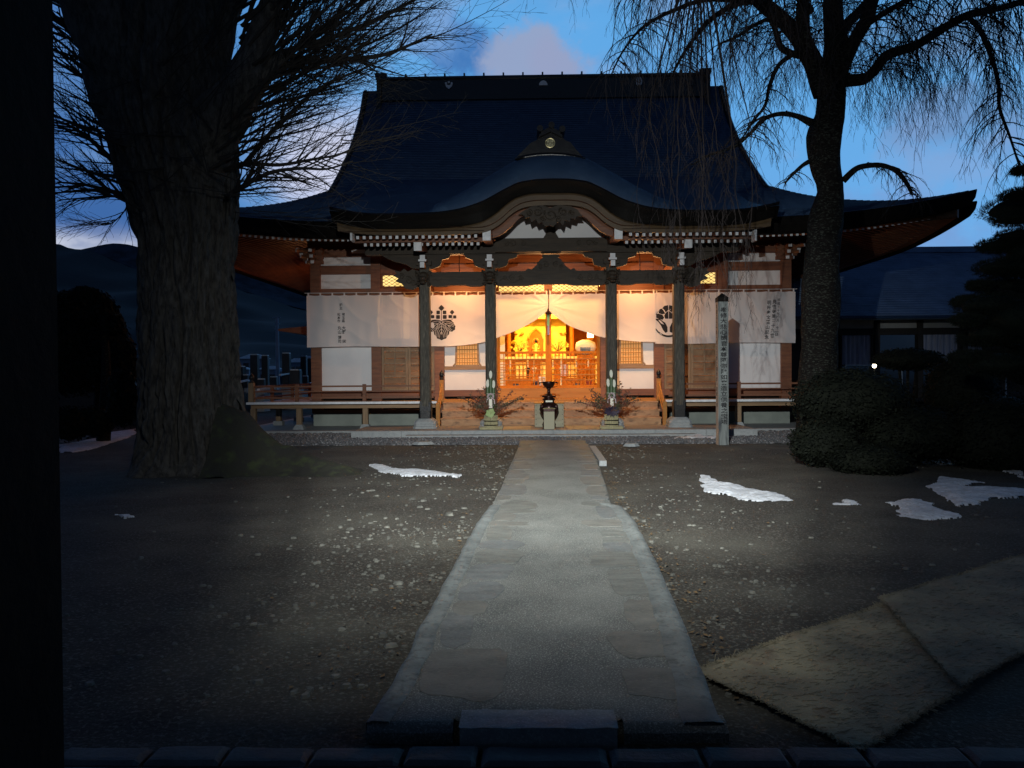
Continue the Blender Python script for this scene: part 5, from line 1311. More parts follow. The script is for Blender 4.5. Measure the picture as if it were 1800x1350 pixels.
ap = MB(); ap.prism([(bc-.13, .60), (bc-.06, .62), (bc, .595), (bc+.06, .62), (bc+.13, .60), (bc+.13, .66), (bc-.13, .66)], 18.93, 18.96); ap.build('apron', bronze, inc)
rl_ = MB(); rl_.tube([(bc-.15, 18.925, .67), (bc-.07, 18.915, .685), (bc, 18.91, .675), (bc+.07, 18.915, .685), (bc+.15, 18.925, .67)], .013, 6); rl_.build('relief', brass, inc)
MB().box(bc-.085, bc+.085, 18.985, 19.0, .832, .872).build('nameplate', ivory, inc)
bo = MB(); bo.lathe(bc, 19.15, [(.05, 1.165), (.11, 1.20), (.145, 1.26), (.155, 1.32), (.15, 1.34), (.135, 1.34), (.12, 1.28), (.01, 1.24)], 22); bo.build('bowl', bronze, inc, smooth=True)
for s_ in (-1, 1):
    h2 = MB(); h2.tube([(bc+s_*.15, 19.15, 1.31), (bc+s_*.20, 19.15, 1.315), (bc+s_*.235, 19.15, 1.30), (bc+s_*.22, 19.15, 1.27)], [.012, .014, .018, .008], 6)
    h2.tube([(bc+s_*.08, 19.15, 1.19), (bc+s_*.15, 19.15, 1.20), (bc+s_*.21, 19.15, 1.22)], [.010, .009, .005], 5); h2.build('handle', bronze, inc)
MB().box(bc-.13, bc+.13, 18.96, 18.975, .165, .60).build('offertory_plate', mat('plate', (.36, .34, .24), None, 1, .7), inc)

# ============================================================ new year pine-and-bamboo decorations
def kado(px, label, seed, cab):
    random.seed(seed); c = at(px, 750, 18.95); x, y_ = c.x, 18.98
    t_ = thing('kadomatsu', (x, y_, .16), label, 'new year decoration')
    bs = MB(); bs.tube([(x-.27, y_-.12, .195), (x+.27, y_-.12, .195)], .035, 8); bs.tube([(x-.27, y_+.12, .195), (x+.27, y_+.12, .195)], .035, 8); bs.build('base_log', straw, t_)
    wr = MB()
    for k in range(14): a = 2*math.pi*k/14; wr.tube([(x+.135*math.cos(a), y_+.135*math.sin(a), .20), (x+.14*math.cos(a), y_+.14*math.sin(a), .52)], .034, 6)
    wr.build('straw_wrap', straw, t_)
    rp2 = MB()
    for z in (.28, .38): rp2.tube([(x+.18*math.cos(2*math.pi*k/16), y_+.18*math.sin(2*math.pi*k/16), z) for k in range(17)], .012, 5)
    rp2.build('rope', black_metal, t_)
    for dx, top in ((0, 1.62), (-.075, 1.40), (.07, 1.38)):
        bmx = MB(); n_ = 12; r = .044; v = []
        for k in range(n_): a = 2*math.pi*k/n_; v.append((x+dx+r*math.cos(a), y_+r*math.sin(a), .4))
        for k in range(n_): a = 2*math.pi*k/n_; v.append((x+dx+r*math.cos(a), y_+r*math.sin(a), top-.10+.10*math.sin(a)))
        bmx.add(v, [(k, (k+1) % n_, n_+(k+1) % n_, n_+k) for k in range(n_)]); b_ = bmx.build('bamboo', bamboo, t_, smooth=True)
        v2 = [(x+dx+r*.9*math.cos(2*math.pi*k/n_), y_+r*.9*math.sin(2*math.pi*k/n_)-.003, top-.098+.10*math.sin(2*math.pi*k/n_)) for k in range(n_)]
        MB().add(v2, [tuple(range(n_))]).build('cut_face', bamboo_in, b_)
        nd = MB()
        for z in (.75, 1.05): nd.tube([(x+dx+(r+.002)*math.cos(2*math.pi*k/12), y_+(r+.002)*math.sin(2*math.pi*k/12), z) for k in range(13)], .004, 4)
        nd.build('node', bamboo_in, b_)
    # pine, nandina and cabbage
    lf = MB(); stm = MB()
    for k in range(44):
        a = random.uniform(0, 2*math.pi); el = random.uniform(.45, 1.42); L_ = random.uniform(.42, .80)*(1.1 if math.sin(a) > -.3 else .7)
        d = Vector((math.cos(a)*math.cos(el)*1.1, math.sin(a)*math.cos(el)*.5, math.sin(el))); p0 = Vector((x, y_, .56))
        P = [p0+d*L_*q/5+Vector((0, 0, -.10*(q/5)**2)) for q in range(6)]; stm.tube(P, .006, 4)
        for q in range(34):
            tt = random.uniform(.3, 1.05); c_ = p0+d*L_*tt+Vector((random.gauss(0, .035), random.gauss(0, .035), -.10*tt*tt+random.gauss(0, .035)))
            a2 = random.uniform(0, 6.28); l2 = random.uniform(.018, .042); e = Vector((math.cos(a2), random.uniform(-.6, .6), math.sin(a2)))*l2; f_ = Vector((-math.sin(a2), random.uniform(-.5, .5), math.cos(a2)))*l2*.35
            lf.add([c_-e, c_+f_, c_+e, c_-f_], [(0, 1, 2, 3)])
    stm.build('nandina_twig', bark, t_); tag(lf.build('nandina_leaves', nanten, t_), kind='stuff')
    pn = MB()
    for k in range(900):
        a = random.uniform(0, 6.28); rr = random.uniform(.0, .17); c_ = Vector((x+rr*math.cos(a), y_+.8*rr*math.sin(a)-.02, .50+random.uniform(-.03, .24)))
        d = Vector((math.cos(a), math.sin(a)*.7, random.uniform(-.9, .6))).normalized()*random.uniform(.06, .13); s_ = Vector((-d.y, d.x, 0)).normalized()*.004
        pn.add([c_-s_, c_+s_, c_+d], [(0, 1, 2)])
    tag(pn.build('pine_needles', leafp if cab else purple, t_), kind='stuff')
    if cab:
        cbm = MB()
        for k in range(26):
            a = k*2.4; r0 = .02+.010*k*.45; c_ = Vector((x, y_-.17, .58)); u = Vector((math.cos(a), -.25, math.sin(a))); wv = Vector((-math.sin(a), 0, math.cos(a)))*(.02+.0016*k)
            tip = c_+u*(.03+.0042*k); cbm.add([c_, c_+(tip-c_)*.6+wv+Vector((0, -.02, 0)), tip, c_+(tip-c_)*.6-wv+Vector((0, -.02, 0))], [(0, 1, 2, 3)])
        cbm.build('ornamental_cabbage', cabbage, t_)
    else:
        dk = MB()
        for k in range(60):
            a = k*2.4; u = Vector((math.cos(a), -.3, math.sin(a)*.7)); c_ = Vector((x, y_-.13, .60)); tip = c_+u*(.05+.0030*k); wv = Vector((-math.sin(a), 0, math.cos(a)))*.03
            dk.add([c_, c_+(tip-c_)*.6+wv, tip, c_+(tip-c_)*.6-wv], [(0, 1, 2, 3)])
        dk.build('ornamental_cabbage', purple, t_)
    mz = MB(); 
    for r in (.05, .065, .08): mz.tube([(x+r*math.cos(t), y_-.10, .98+r*math.sin(t)) for t in [q*math.pi/8 for q in range(-1, 10)]], .006, 5)
    for s_ in (-1, 1): mz.tube([(x+s_*.02, y_-.11, .96), (x+s_*.09, y_-.12, .90), (x+s_*.10, y_-.12, .80)], .012, 5); mz.tube([(x+s_*.03, y_-.12, .94), (x+s_*.04, y_-.13, .70)], .009, 5)
    mz.build('paper_cord_knot', pink, t_)
    MB().box(x-.035, x+.035, y_-.135, y_-.13, .70, .92).build('paper_strip', ivory, t_)
kado(863, 'pine and bamboo decoration with a pale green cabbage in front of the second column', 3, True)
kado(1075, 'pine and bamboo decoration with dark purple leaves in front of the third column', 9, False)

# ============================================================ wooden grave post
pp = gnd(1265, 780); PX, PY = 3.55, 16.55
gpst = thing('wooden_grave_post', (PX, PY, 0), 'tall weathered square wooden post with brush writing standing in the soil', 'post')
hw = .108
b_ = MB(); vv = [(PX-hw, PY-hw, -.1), (PX+hw, PY-hw, -.1), (PX+hw, PY+hw, -.1), (PX-hw, PY+hw, -.1), (PX-hw, PY-hw, 3.12), (PX+hw, PY-hw, 3.12), (PX+hw, PY+hw, 3.12), (PX-hw, PY+hw, 3.12), (PX, PY, 3.22)]
b_.add(vv, [(0, 1, 5, 4), (1, 2, 6, 5), (2, 3, 7, 6), (4, 5, 8), (5, 6, 8), (6, 7, 8), (7, 4, 8)], 0); b_.add(vv, [(3, 0, 4, 7)], 1)
b_.build('post_body', [postm, postp], gpst)
MB().add([(PX-hw-.006, PY-hw-.006, 3.04), (PX+hw+.006, PY-hw-.006, 3.04), (PX+hw+.006, PY+hw+.006, 3.04), (PX-hw-.006, PY+hw+.006, 3.04), (PX-hw-.006, PY-hw-.006, 3.13), (PX+hw+.006, PY-hw-.006, 3.13), (PX+hw+.006, PY+hw+.006, 3.13), (PX-hw-.006, PY+hw+.006, 3.13), (PX, PY, 3.235)], [(0,1,5,4),(1,2,6,5),(2,3,7,6),(3,0,4,7),(4,5,8),(5,6,8),(6,7,8),(7,4,8)]).build('cap', black_wood, gpst)
tx = '奉修大悲心観音本尊阿弥陀如来造立供養之宝塔'
zt, zb = 2.92, .42
for k, ch in enumerate(tx):
    a = zt-(zt-zb)*k/len(tx); put_text(ch, PX+.01+random.uniform(-.008, .008), PY-hw-.004, a, a-(zt-zb)/len(tx)*.90, gpst, None, 'lettering', 1.35)
tx2 = '平成三十一年一月吉日施主檀信徒一同敬白建'
for k, ch in enumerate(tx2):
    a = 2.9-2.2*k/len(tx2)
    me = text_mesh(ch, .1)
    for v in me.vertices: v.co = (PX-hw-.004, PY-v.co.x*.9, a+v.co.y)
    me.materials.clear(); me.materials.append(ink); me.name = 'side_lettering'; inst(me, 'side_lettering', gpst, (0, 0, 0))
# ============================================================ ginkgo
moss = mat('mossy_root', (0.022, 0.024, 0.013), (0.020, 0.019, 0.016), 2, 0.95, 0.9, 20, c3=(0.036, 0.046, 0.018), s3=3.5)
random.seed(3)
G = thing('ginkgo_tree', (-6.2, 12.7, 0), 'massive bare ginkgo tree with furrowed trunk and mossy root left of the path', 'tree')
GX, GY = -6.22, 12.75
def bumpb(a, z, s=1.0):
    f = abs(noise.noise((math.cos(a)*4.2*s, math.sin(a)*4.2*s, z*.55)))
    f2 = abs(noise.noise((math.cos(a)*9*s+.5*noise.noise((z*2, a*3, 1)), math.sin(a)*9*s, z*1.5+5)))
    f3 = abs(noise.noise((math.cos(a)*21+noise.noise((z*3, a*4, 8)), math.sin(a)*21, z*3.4+9)))
    return -.13*(.35-min(f*1.6, .35))/.35*1.0-.05*(.3-min(f2, .3))/.3-.030*(.3-min(f3, .3))/.3+.03*noise.noise((math.cos(a)*2, math.sin(a)*2, z*3))
tb = MB(); NA, NZ = 300, 240
prof_r = [(-.1, .92), (0, .90), (.5, .85), (1.2, .82), (2.1, .80), (3.0, .77), (3.7, .80), (4.3, .90), (5.0, 1.0), (6.0, 1.08), (8, 1.15)]
flare = [(0, .55), (.12, .38), (.25, .26), (.5, .13), (1.0, .05), (1.5, .02), (2.2, 0)]
def gtrunk(u, v):
    a = 2*math.pi*u; z = -.06+7.9*v**1.0
    r = interp(prof_r, z); fl_ = interp(flare, max(z, 0))
    g1 = max(0, math.cos((a-R(-20))*.5))**16*.7          # long root to the right
    g2 = max(0, math.cos((a-R(250))*.5))**40*.55; g3 = max(0, math.cos((a-R(185))*.5))**40*.16; g4 = max(0, math.cos((a-R(305))*.5))**50*.7; g5 = max(0, math.cos((a-R(60))*.5))**30*.8
    r += fl_*(g1+g2+g3+g4+g5+.04)
    r += bumpb(a, z)*(1 if z > .15 else .6)
    cx_ = GX-.02*z-(.10*max(0, z-4)); return (cx_+r*math.cos(a), GY+r*math.sin(a)*1.0, z if z > 0 else z)
tb.grid(gtrunk, NA, NZ); tb.build('trunk', bark, G, smooth=True)
rt_ = MB()
hr_ = [(-5.55, 1.1), (-5.2, .95), (-4.95, .70), (-4.69, .47), (-4.4, .36), (-3.96, .22), (-3.5, .10), (-3.15, -.03)]
def root_f(u, v):
    x = -5.6+2.5*u; w_ = (v*2-1); W_ = .62-.25*u; yc = 12.35+.15*math.sin(u*5)
    yy = yc+w_*W_*1.5; h_ = interp(hr_, x); z = h_*math.exp(-(w_*1.9)**2)+.09*(1-u)*noise.noise((x*2.5, yy*3, 0))+.03*noise.noise((x*9, yy*9, 0))-.03*abs(w_)**3-.02
    return (x, yy, z)
rt_.grid(root_f, 70, 36); rt_.build('root', moss, G, smooth=True)
def limb(mb, pts, n=14, amp=.05):
    """thick bark limb along pts [(Vector, r)]"""
    P = smooth3([p for p, r in pts], 6); Rr = smooth1([r for p, r in pts], 6)
    m = len(P); vs_ = []
    for i, p in enumerate(P):
        d = (P[min(i+1, m-1)]-P[max(i-1, 0)]).normalized(); a_ = d.cross(Vector((0, 1, .2))); a_.normalize(); b_ = d.cross(a_)
        for k in range(n):
            t = 2*math.pi*k/n; rr = Rr[i]*(1+amp*2*noise.noise((p.x*3+math.cos(t)*2, p.z*2+math.sin(t)*2, p.y)))
            vs_.append(p+(a_*math.cos(t)+b_*math.sin(t))*rr)
    mb.add(vs_, [(i*n+k, i*n+(k+1) % n, (i+1)*n+(k+1) % n, (i+1)*n+k) for i in range(m-1) for k in range(n)]+[tuple(range((m-1)*n, m*n))])
    return P, Rr
def smooth3(pts, n):
    out = []
    for i in range(len(pts)-1):
        p0, p1, p2, p3 = pts[max(i-1, 0)], pts[i], pts[i+1], pts[min(i+2, len(pts)-1)]
        for k in range(n):
            t = k/n; out.append(.5*((2*p1)+(p2-p0)*t+(2*p0-5*p1+4*p2-p3)*t*t+(3*p1-p0-3*p2+p3)*t**3))
    out.append(pts[-1].copy()); return out
def smooth1(v, n):
    out = []
    for a, b in zip(v, v[1:]): out += [a+(b-a)*k/n for k in range(n)]
    return out+[v[-1]]
def pxl(lst, Y0, s=None):
    out = []
    for q in lst:
        px, py, rp = q[:3]; Y = Y0+(q[3] if len(q) > 3 else 0); p = at(px, py, Y); out.append((p, rp*Y/FPX))
    return out
lg = MB(); limbsG = []
for L_ in ([(300,330,80,0),(262,240,70,0),(220,120,66,-.3),(175,10,60,-.6),(120,-120,50,-1)],
           [(310,320,80,0),(310,200,75,.3),(320,80,62,.4),(310,-40,55,.5),(320,-180,45,.6)],
           [(340,300,60,-.1),(385,215,46,-.3),(425,150,34,-.5),(450,90,26,-.5),(470,20,18,-.4),(500,-60,12,-.4)],
           [(400,200,34,-.4),(440,150,28,-.5),(470,122,16,-.6),(500,100,8,-.6)],
           [(360,140,36,.2),(385,60,26,.2),(410,-20,18,.2),(430,-120,14,.2)]):
    lb = MB(); P, Rr = limb(lb, pxl(L_, 12.6), 22, .10); lb.build('limb', bark, G, smooth=True); limbsG.append((P, Rr))
def shoot(mb, p, d, L_, r, lev, curve, wob=.10, seg=9, n=4, spur=True, dens=1.0):
    """a branch that bends by `curve`, with alternate side shoots"""
    pts = [p.copy()]; rr = [r]; step = L_/seg; dd = d.normalized()
    for i in range(seg):
        dd = (dd+curve*(step)+Vector((random.gauss(0, wob), random.gauss(0, wob), random.gauss(0, wob)))*.7).normalized()
        pts.append(pts[-1]+dd*step); rr.append(max(r*(1-.86*(i+1)/seg), .0022))
    mb.tube(pts, rr, n if r > .012 else 3, cap=False)
    if lev > 0:
        m = int((L_*(5.0 if lev > 1 else 4.6))*dens)+2; sg = random.choice((-1, 1))
        for k in range(m):
            t = .16+.82*(k+random.random()*.6)/m; i = min(int(t*seg), seg-1); q = pts[i].lerp(pts[i+1], t*seg-i); ax = (pts[i+1]-pts[i]).normalized()
            sd = ax.cross(Vector((random.gauss(0, .5), 1, random.gauss(0, .5)))).normalized()*sg; sg = -sg
            ang = random.uniform(.35, .75); d2 = (ax*math.cos(ang)+sd*math.sin(ang)+Vector((0, random.gauss(0, .18), .08))).normalized()
            shoot(mb, q, d2, L_*(1-t*.55)*random.uniform(.22, .46), max(rr[i]*.5, .0032), lev-1, curve*.8, wob*1.1, max(4, seg-3), 3, False, dens*.9)
    elif spur and L_ > .2:
        pass
cg = MB()
def spray(side, n_, y_rng, px_rng, ang_rng, Lr, rr_):
    for _ in range(n_):
        py = random.uniform(*y_rng); px = interp(px_rng, py)+random.uniform(-25, 5)*side; Y = 12.6+random.uniform(-.9, .8)
        p = at(px, py, Y); f = (py-y_rng[0])/(y_rng[1]-y_rng[0])
        a = R(random.uniform(*ang_rng(f))); d = Vector((side*math.cos(a), random.uniform(-.55, .45), math.sin(a)))
        shoot(cg, p, d, random.uniform(*Lr), random.uniform(*rr_), 2, Vector((side*.03, 0, random.uniform(.02, .20))), .045, 11, 5)
RB = [(-100, 420), (60, 430), (120, 468), (190, 440), (240, 396), (300, 388), (345, 405)]
LB = [(-100, 90), (0, 113), (90, 150), (160, 187), (260, 212), (360, 229)]
spray(1, 44, (-90, 120), RB, lambda f: (22, 70), (2.2, 4.4), (.018, .038))
spray(1, 34, (90, 215), RB, lambda f: (5, 45), (2.2, 4.2), (.016, .034))
spray(1, 18, (215, 345), RB, lambda f: (-4, 30), (1.6, 3.2), (.013, .027))
spray(-1, 17, (-60, 160), LB, lambda f: (10, 55), (1.6, 3.0), (.018, .04))
spray(-1, 20, (150, 370), LB, lambda f: (5, 45), (1.3, 2.5), (.016, .036))
for L_, r_ in (([(400,345),(415,335),(440,320),(480,302),(530,296),(575,297),(620,283)], .05), ([(395,300),(430,287),(490,290),(550,280),(600,270),(645,245)], .04), ([(430,290),(470,240),(520,190),(570,150),(640,120),(700,90)], .045),
              ([(465,130),(520,110),(600,105),(680,95),(760,60)], .07), ([(460,105),(520,85),(600,60),(690,20),(760,-20)], .06),
              ([(228,345),(190,335),(150,325),(100,320)], .05), ([(215,300),(170,255),(130,225),(95,210)], .05), ([(228,355),(205,345),(150,348),(100,352)], .03), ([(226,355),(218,372),(200,390),(185,396),(172,395)], .014),
              ([(200,175),(160,110),(130,60),(100,20)], .05)):
    P = smooth3([at(a, b, 12.4-.15*i) for i, (a, b) in enumerate(L_)], 4); m = len(P)
    RR = [r_*(1-.85*i/m) for i in range(m)]; cg.tube(P, RR, 6, cap=False)
    for k in range(int(m*1.1)):
        i = random.randrange(2, m-1); ax = (P[i+1]-P[i]).normalized(); sd = ax.cross(Vector((0, 1, 0)))*random.choice((-1, 1))
        shoot(cg, P[i], ax*.85+sd*.5+Vector((0, random.gauss(0, .25), .1)), random.uniform(.5, 1.4), RR[i]*.5+.003, 1, Vector((0, 0, .05)), .09, 7, 4)
for k in range(40):                                    # thin shoots in front of the trunk
    p = at(random.uniform(240, 420), random.uniform(40, 380), 11.85); a = random.uniform(-.6, 1.5); sd = random.choice((-1, 1))
    shoot(cg, p, Vector((sd*math.cos(a), -.25, math.sin(a))), random.uniform(.7, 2.2), random.uniform(.008, .018), 1, Vector((0, -.02, .08)), .10, 9, 4)
for k in range(11):                                    # long thin twigs reaching in front of the roof
    p = at(random.uniform(420, 640), random.uniform(60, 330), 12.0); a = R(random.uniform(-15, 45))
    shoot(cg, p, Vector((math.cos(a), -.25, math.sin(a))), random.uniform(1.2, 2.4), .012, 2, Vector((0, 0, .16)), .06, 10, 4)
for k in range(7):
    p = at(random.uniform(380, 520), random.uniform(330, 380), 12.1)
    shoot(cg, p, Vector((1, -.2, -.25)), random.uniform(.9, 1.9), .008, 1, Vector((0, 0, .22)), .06, 9, 4)
cg.build('crown', twigm, G)

# ============================================================ weeping cherry
random.seed(19)
CH = thing('weeping_cherry_tree', (at(1440, 760, 14.2).x, 14.2, 0), 'bare weeping cherry tree with dark trunk and drooping twigs before the hall\'s right side', 'tree')
CYY = 14.2
main = [(1440,840,60,0),(1438,760,46,0),(1438,680,41,0),(1440,600,38,0),(1443,500,37,0),(1446,430,33,0),(1452,385,34,0),(1460,335,26,0),(1452,285,31,0),(1450,240,36,0),(1458,200,29,0),(1462,150,28,0),(1466,125,30,0)]
tr_ = MB(); P, Rr = limb(tr_, [(p_, r_*.80) for p_, r_ in pxl(main, CYY)], 30, .09)
tr_.build('trunk', barkc, CH, smooth=True)
LIMB = {
 'A': [(1450,165,20,0),(1430,110,16,0),(1402,65,15,.1),(1370,30,13,.2),(1330,-2,12,.3),(1270,-50,10,.5),(1180,-110,8,.8),(1080,-140,6,1.0),(980,-150,4,1.2)],
 'B': [(1465,150,24,0),(1470,90,20,0),(1466,40,17,.1),(1462,-40,15,.1),(1450,-160,11,.2),(1400,-300,7,.4)],
 'C': [(1472,130,15,0),(1500,75,12,-.1),(1525,30,11,-.2),(1545,-30,10,-.3),(1600,-120,7,-.5),(1700,-190,5,-.8),(1800,-220,3,-1)],
 'D': [(1432,115,13,0),(1414,60,12,-.2),(1411,10,11,-.3),(1425,-60,9,-.5),(1390,-160,7,-.9),(1300,-230,5,-1.5),(1200,-250,3,-2)],
 'E': [(1490,141,11,0),(1517,140,10,-.1),(1535,126,9,-.2),(1560,97,8.5,-.3),(1610,80,8,-.5),(1650,55,7.5,-.6),(1700,27,7,-.7),(1760,14,5.5,-.8),(1840,-10,4.5,-.9)],
 'F': [(1700,28,4.5,-.7),(1722,52,4,-.7),(1741,95,4,-.7),(1755,145,3.2,-.75),(1757,190,2.8,-.8),(1775,240,2.2,-.8),(1792,292,1.4,-.8)],
 'G': [(1482,318,6,0),(1505,297,5,-.1),(1530,291,4.4,-.2),(1555,292,4.2,-.3),(1580,304,4,-.35),(1597,327,3.4,-.4),(1603,342,2.2,-.4)],
 'H': [(1425,215,7,0),(1400,204,4.6,-.1),(1370,200,4,-.2),(1340,211,3.4,-.3),(1318,235,3,-.4),(1290,258,2.4,-.5),(1250,272,1.7,-.6),(1215,290,1.2,-.7)],
 'I': [(1408,98,7,0),(1388,93,6,-.1),(1372,82,5.5,-.2),(1364,55,4.6,-.2),(1352,35,3.8,-.25),(1330,42,3.2,-.3),(1300,62,2.4,-.4),(1262,78,1.5,-.5)],
 'J': [(1390,98,4.6,0),(1368,115,3.8,-.2),(1353,150,3.2,-.3),(1345,185,2.6,-.35),(1325,212,2,-.4),(1300,250,1.2,-.4)],
 'K': [(1332,2,6,.3),(1292,8,5,.2),(1248,35,4.2,.1),(1215,75,3.4,0),(1195,105,2.6,-.1),(1178,140,1.6,-.1)],
 'L': [(1300,2,4,.2),(1240,0,4,0),(1180,20,3.4,-.2),(1130,48,2.6,-.3),(1095,90,1.8,-.4),(1075,130,1.2,-.4)],
 'M': [(1432,279,5,0),(1412,290,3.4,-.1),(1392,308,2.4,-.2),(1380,322,1.4,-.2)],
 'N': [(1472,60,10,.1),(1520,10,8,.5),(1580,-60,7,1.0),(1660,-120,5,1.6),(1760,-150,3,2.2)],
 'O': [(1440,-60,9,.1),(1360,-120,7,1.0),(1250,-160,5,1.8),(1130,-170,4,2.4),(1020,-160,3,2.8)],
 'Q': [(1425,20,7,-.3),(1380,-30,6,-1.0),(1310,-70,5,-1.8),(1230,-90,4,-2.4),(1160,-80,3,-2.9)],
 'U': [(1500,60,6,-.3),(1560,20,5,-1.0),(1640,-20,4,-1.7),(1720,-30,3,-2.2),(1790,-20,2,-2.5)],
}
LP = {}
for k_, L_ in LIMB.items():
    lb = MB(); n_ = 12 if L_[0][2] > 9 else 7
    LP[k_] = limb(lb, pxl(L_, CYY), n_, .08); lb.build('limb', barkc, CH, smooth=True)
cw = MB(); cnt = 0
def weep(mb, p, d, L_, r, lev=1, seg=None, dens=1.0, maxz=None):
    seg = seg or max(5, int(L_/.16)); pts = [p.copy()]; rr = [r]; dd = d.normalized(); st = L_/seg
    for i in range(seg):
        dd = (dd+Vector((random.gauss(0, .13), random.gauss(0, .13), -.26-.10*random.random()))).normalized()
        pts.append(pts[-1]+dd*st); rr.append(max(r*(1-.8*(i+1)/seg), .0021))
    mb.tube(pts, rr, 3, cap=False)
    if lev > 0:
        m = int(L_*6.5*dens)+1
        for k in range(m):
            t = .12+.85*random.random(); i = min(int(t*seg), seg-1); ax = (pts[i+1]-pts[i]).normalized()
            a = random.uniform(0, 6.28); sd = Vector((math.cos(a), math.sin(a), .15))
            weep(mb, pts[i].lerp(pts[i+1], t*seg-i), ax*.7+sd*random.uniform(.5, .9), random.uniform(.12, .55)*min(1.2, L_), max(rr[i]*.55, .0026), lev-1, None, dens)
    return pts
for k_, n_, Lr in (('A', 26, (.6, 1.9)), ('B', 12, (.8, 2.0)), ('C', 17, (.8, 2.4)), ('D', 18, (.8, 2.2)), ('E', 32, (.7, 2.0)), ('F', 20, (.4, 1.1)), ('G', 14, (.3, .6)), ('H', 14, (.3, .9)), ('I', 14, (.4, 1.2)),
                  ('J', 10, (.3, .9)), ('K', 16, (.4, 1.0)), ('L', 16, (.4, 1.0)), ('M', 5, (.2, .4)), ('N', 18, (1.0, 2.6)), ('O', 24, (.9, 2.6)), ('Q', 26, (1.1, 3.0)), ('U', 22, (1.1, 2.8))):
    P, Rr = LP[k_]; m = len(P)
    n_ = int(n_*2.6)
    for q in range(n_):
        i = int(m*(.18+.8*(q+random.random())/n_)) if m > 3 else 1; i = min(max(i, 1), m-1); ax = (P[i]-P[i-1]).normalized(); a = random.uniform(0, 6.28)
        weep(cw, P[i], ax*.5+Vector((math.cos(a), math.sin(a), .35)), random.uniform(*Lr)*1.15, min(.010, Rr[i]*.5)+.002, 2 if random.random() < .5 else 1)
cw.build('crown', twigc, CH)
# long twigs that hang in front of the porch roof from branches over the path
cl_ = MB()
for (px, py, Y, L_) in ((1150,150,12.8,3.0),(1165,150,12.5,3.2),(1185,130,12.7,3.3),(1210,170,12.3,3.4),(1225,140,12.6,3.6),(1245,180,12.2,3.2),(1262,200,12.4,2.9),(1285,210,12.2,2.9),(1318,215,12.0,3.3),(1190,200,12.0,2.6),(1235,230,12.2,2.6),(1290,260,12.3,2.2),(1140,190,12.6,2.0)):
    p = at(px, py, Y); P = weep(cl_, p, Vector((random.gauss(0, .25), random.gauss(0, .25), -1)), L_, .009, 2, None, .8)
    q = LP['Q'][0][int(len(LP['Q'][0])*.75)]
    cl_.tube([q, q.lerp(p, .5)+Vector((0, 0, .25)), p], [.018, .014, .009], 4, cap=False)
tag(cl_.build('hanging_twigs', twigc, CH), None)

# ============================================================ clipped bushes and pines
def leaf_blob(mb, c, rx, ry, rz, n, ls=.028, seed=0, spiky=0.0, up=0.0):
    rnd = random.Random(seed)
    for _ in range(n):
        a = rnd.uniform(0, 6.28); u = rnd.uniform(-1, 1); s_ = math.sqrt(1-u*u); d = Vector((s_*math.cos(a), s_*math.sin(a), u))
        q = 1+.10*noise.noise((d.x*2.3+seed, d.y*2.3, d.z*2.3))+.06*noise.noise((d.x*6+seed, d.y*6, d.z*6))
        rr = q*rnd.uniform(.86, 1.03) if rnd.random() < .86 else q*rnd.uniform(1.0, 1.13)
        p = Vector((c[0]+rx*rr*d.x, c[1]+ry*rr*d.y, c[2]+rz*rr*d.z))
        nrm = (Vector((d.x/rx, d.y/ry, d.z/rz)).normalized()+Vector((rnd.gauss(0, .5), rnd.gauss(0, .5), rnd.gauss(0, .5)+up))).normalized()
        t = nrm.cross(Vector((rnd.random(), rnd.random(), rnd.random()))).normalized(); b = nrm.cross(t); L_ = ls*rnd.uniform(.6, 1.3)
        if spiky: mb.add([p-t*L_*.16, p+t*L_*.16, p+nrm*L_*2.4], [(0, 1, 2)])
        else: mb.add([p-t*L_, p+b*L_*.5, p+t*L_, p-b*L_*.5], [(0, 1, 2, 3)])
def core(mb, c, rx, ry, rz, seed=0, k=.90, nu=28, nv=16):
    def f(u, v):
        a = 2*math.pi*u; e = math.pi*(v-.5); d = Vector((math.cos(e)*math.cos(a), math.cos(e)*math.sin(a), math.sin(e)))
        q = k*(1+.10*noise.noise((d.x*2.3+seed, d.y*2.3, d.z*2.3))+.07*noise.noise((d.x*6+seed, d.y*6, d.z*6))); return (c[0]+rx*q*d.x, c[1]+ry*q*d.y, c[2]+rz*q*d.z)
    mb.grid(f, nu, nv)
def bush(px, py, wpx, hpx, Y, label, n=6000, seed=0, ls=.03, name='clipped_bush', multi=1, group=None):
    c = at(px, py, Y); rx, rz = wpx/2*Y/FPX, hpx/2*Y/FPX
    t_ = thing(name, (c.x, Y, 0), label, 'bush', group); mb = MB(); cb2 = MB()
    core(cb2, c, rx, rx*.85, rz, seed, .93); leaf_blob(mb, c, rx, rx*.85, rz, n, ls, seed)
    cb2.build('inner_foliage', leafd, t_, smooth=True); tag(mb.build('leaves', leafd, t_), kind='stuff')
    st_ = MB(); z0_ = max(c.z-rz*.8, .02)
    for q in range(3): st_.tube([(c.x+.05*q-.05, Y+.05*(q-1), -.05), (c.x+.18*(q-1), Y, z0_+.1)], .03, 5)
    st_.build('stem', barkc, t_)
bush(1496, 705, 190, 112, 13.2, 'widest clipped bush left of the small lamp, at the foot of the cherry trunk', 9000, 1)
bush(1452, 778, 118, 84, 12.6, 'low clipped bush nearest to the gravel strip right of the grave post', 6000, 2)
bush(1530, 812, 130, 58, 11.9, 'flat low bush at the front of the bush group', 5000, 3)
bush(1610, 762, 190, 100, 12.8, 'clipped bush at the right of the bush group', 8000, 4)
bush(1596, 632, 112, 38, 15.6, 'small flat-topped shrub just right of the small lamp', 3500, 5)
bush(1690, 690, 120, 130, 13.6, 'dark rounded bush under the cloud-pruned pine', 6000, 6)
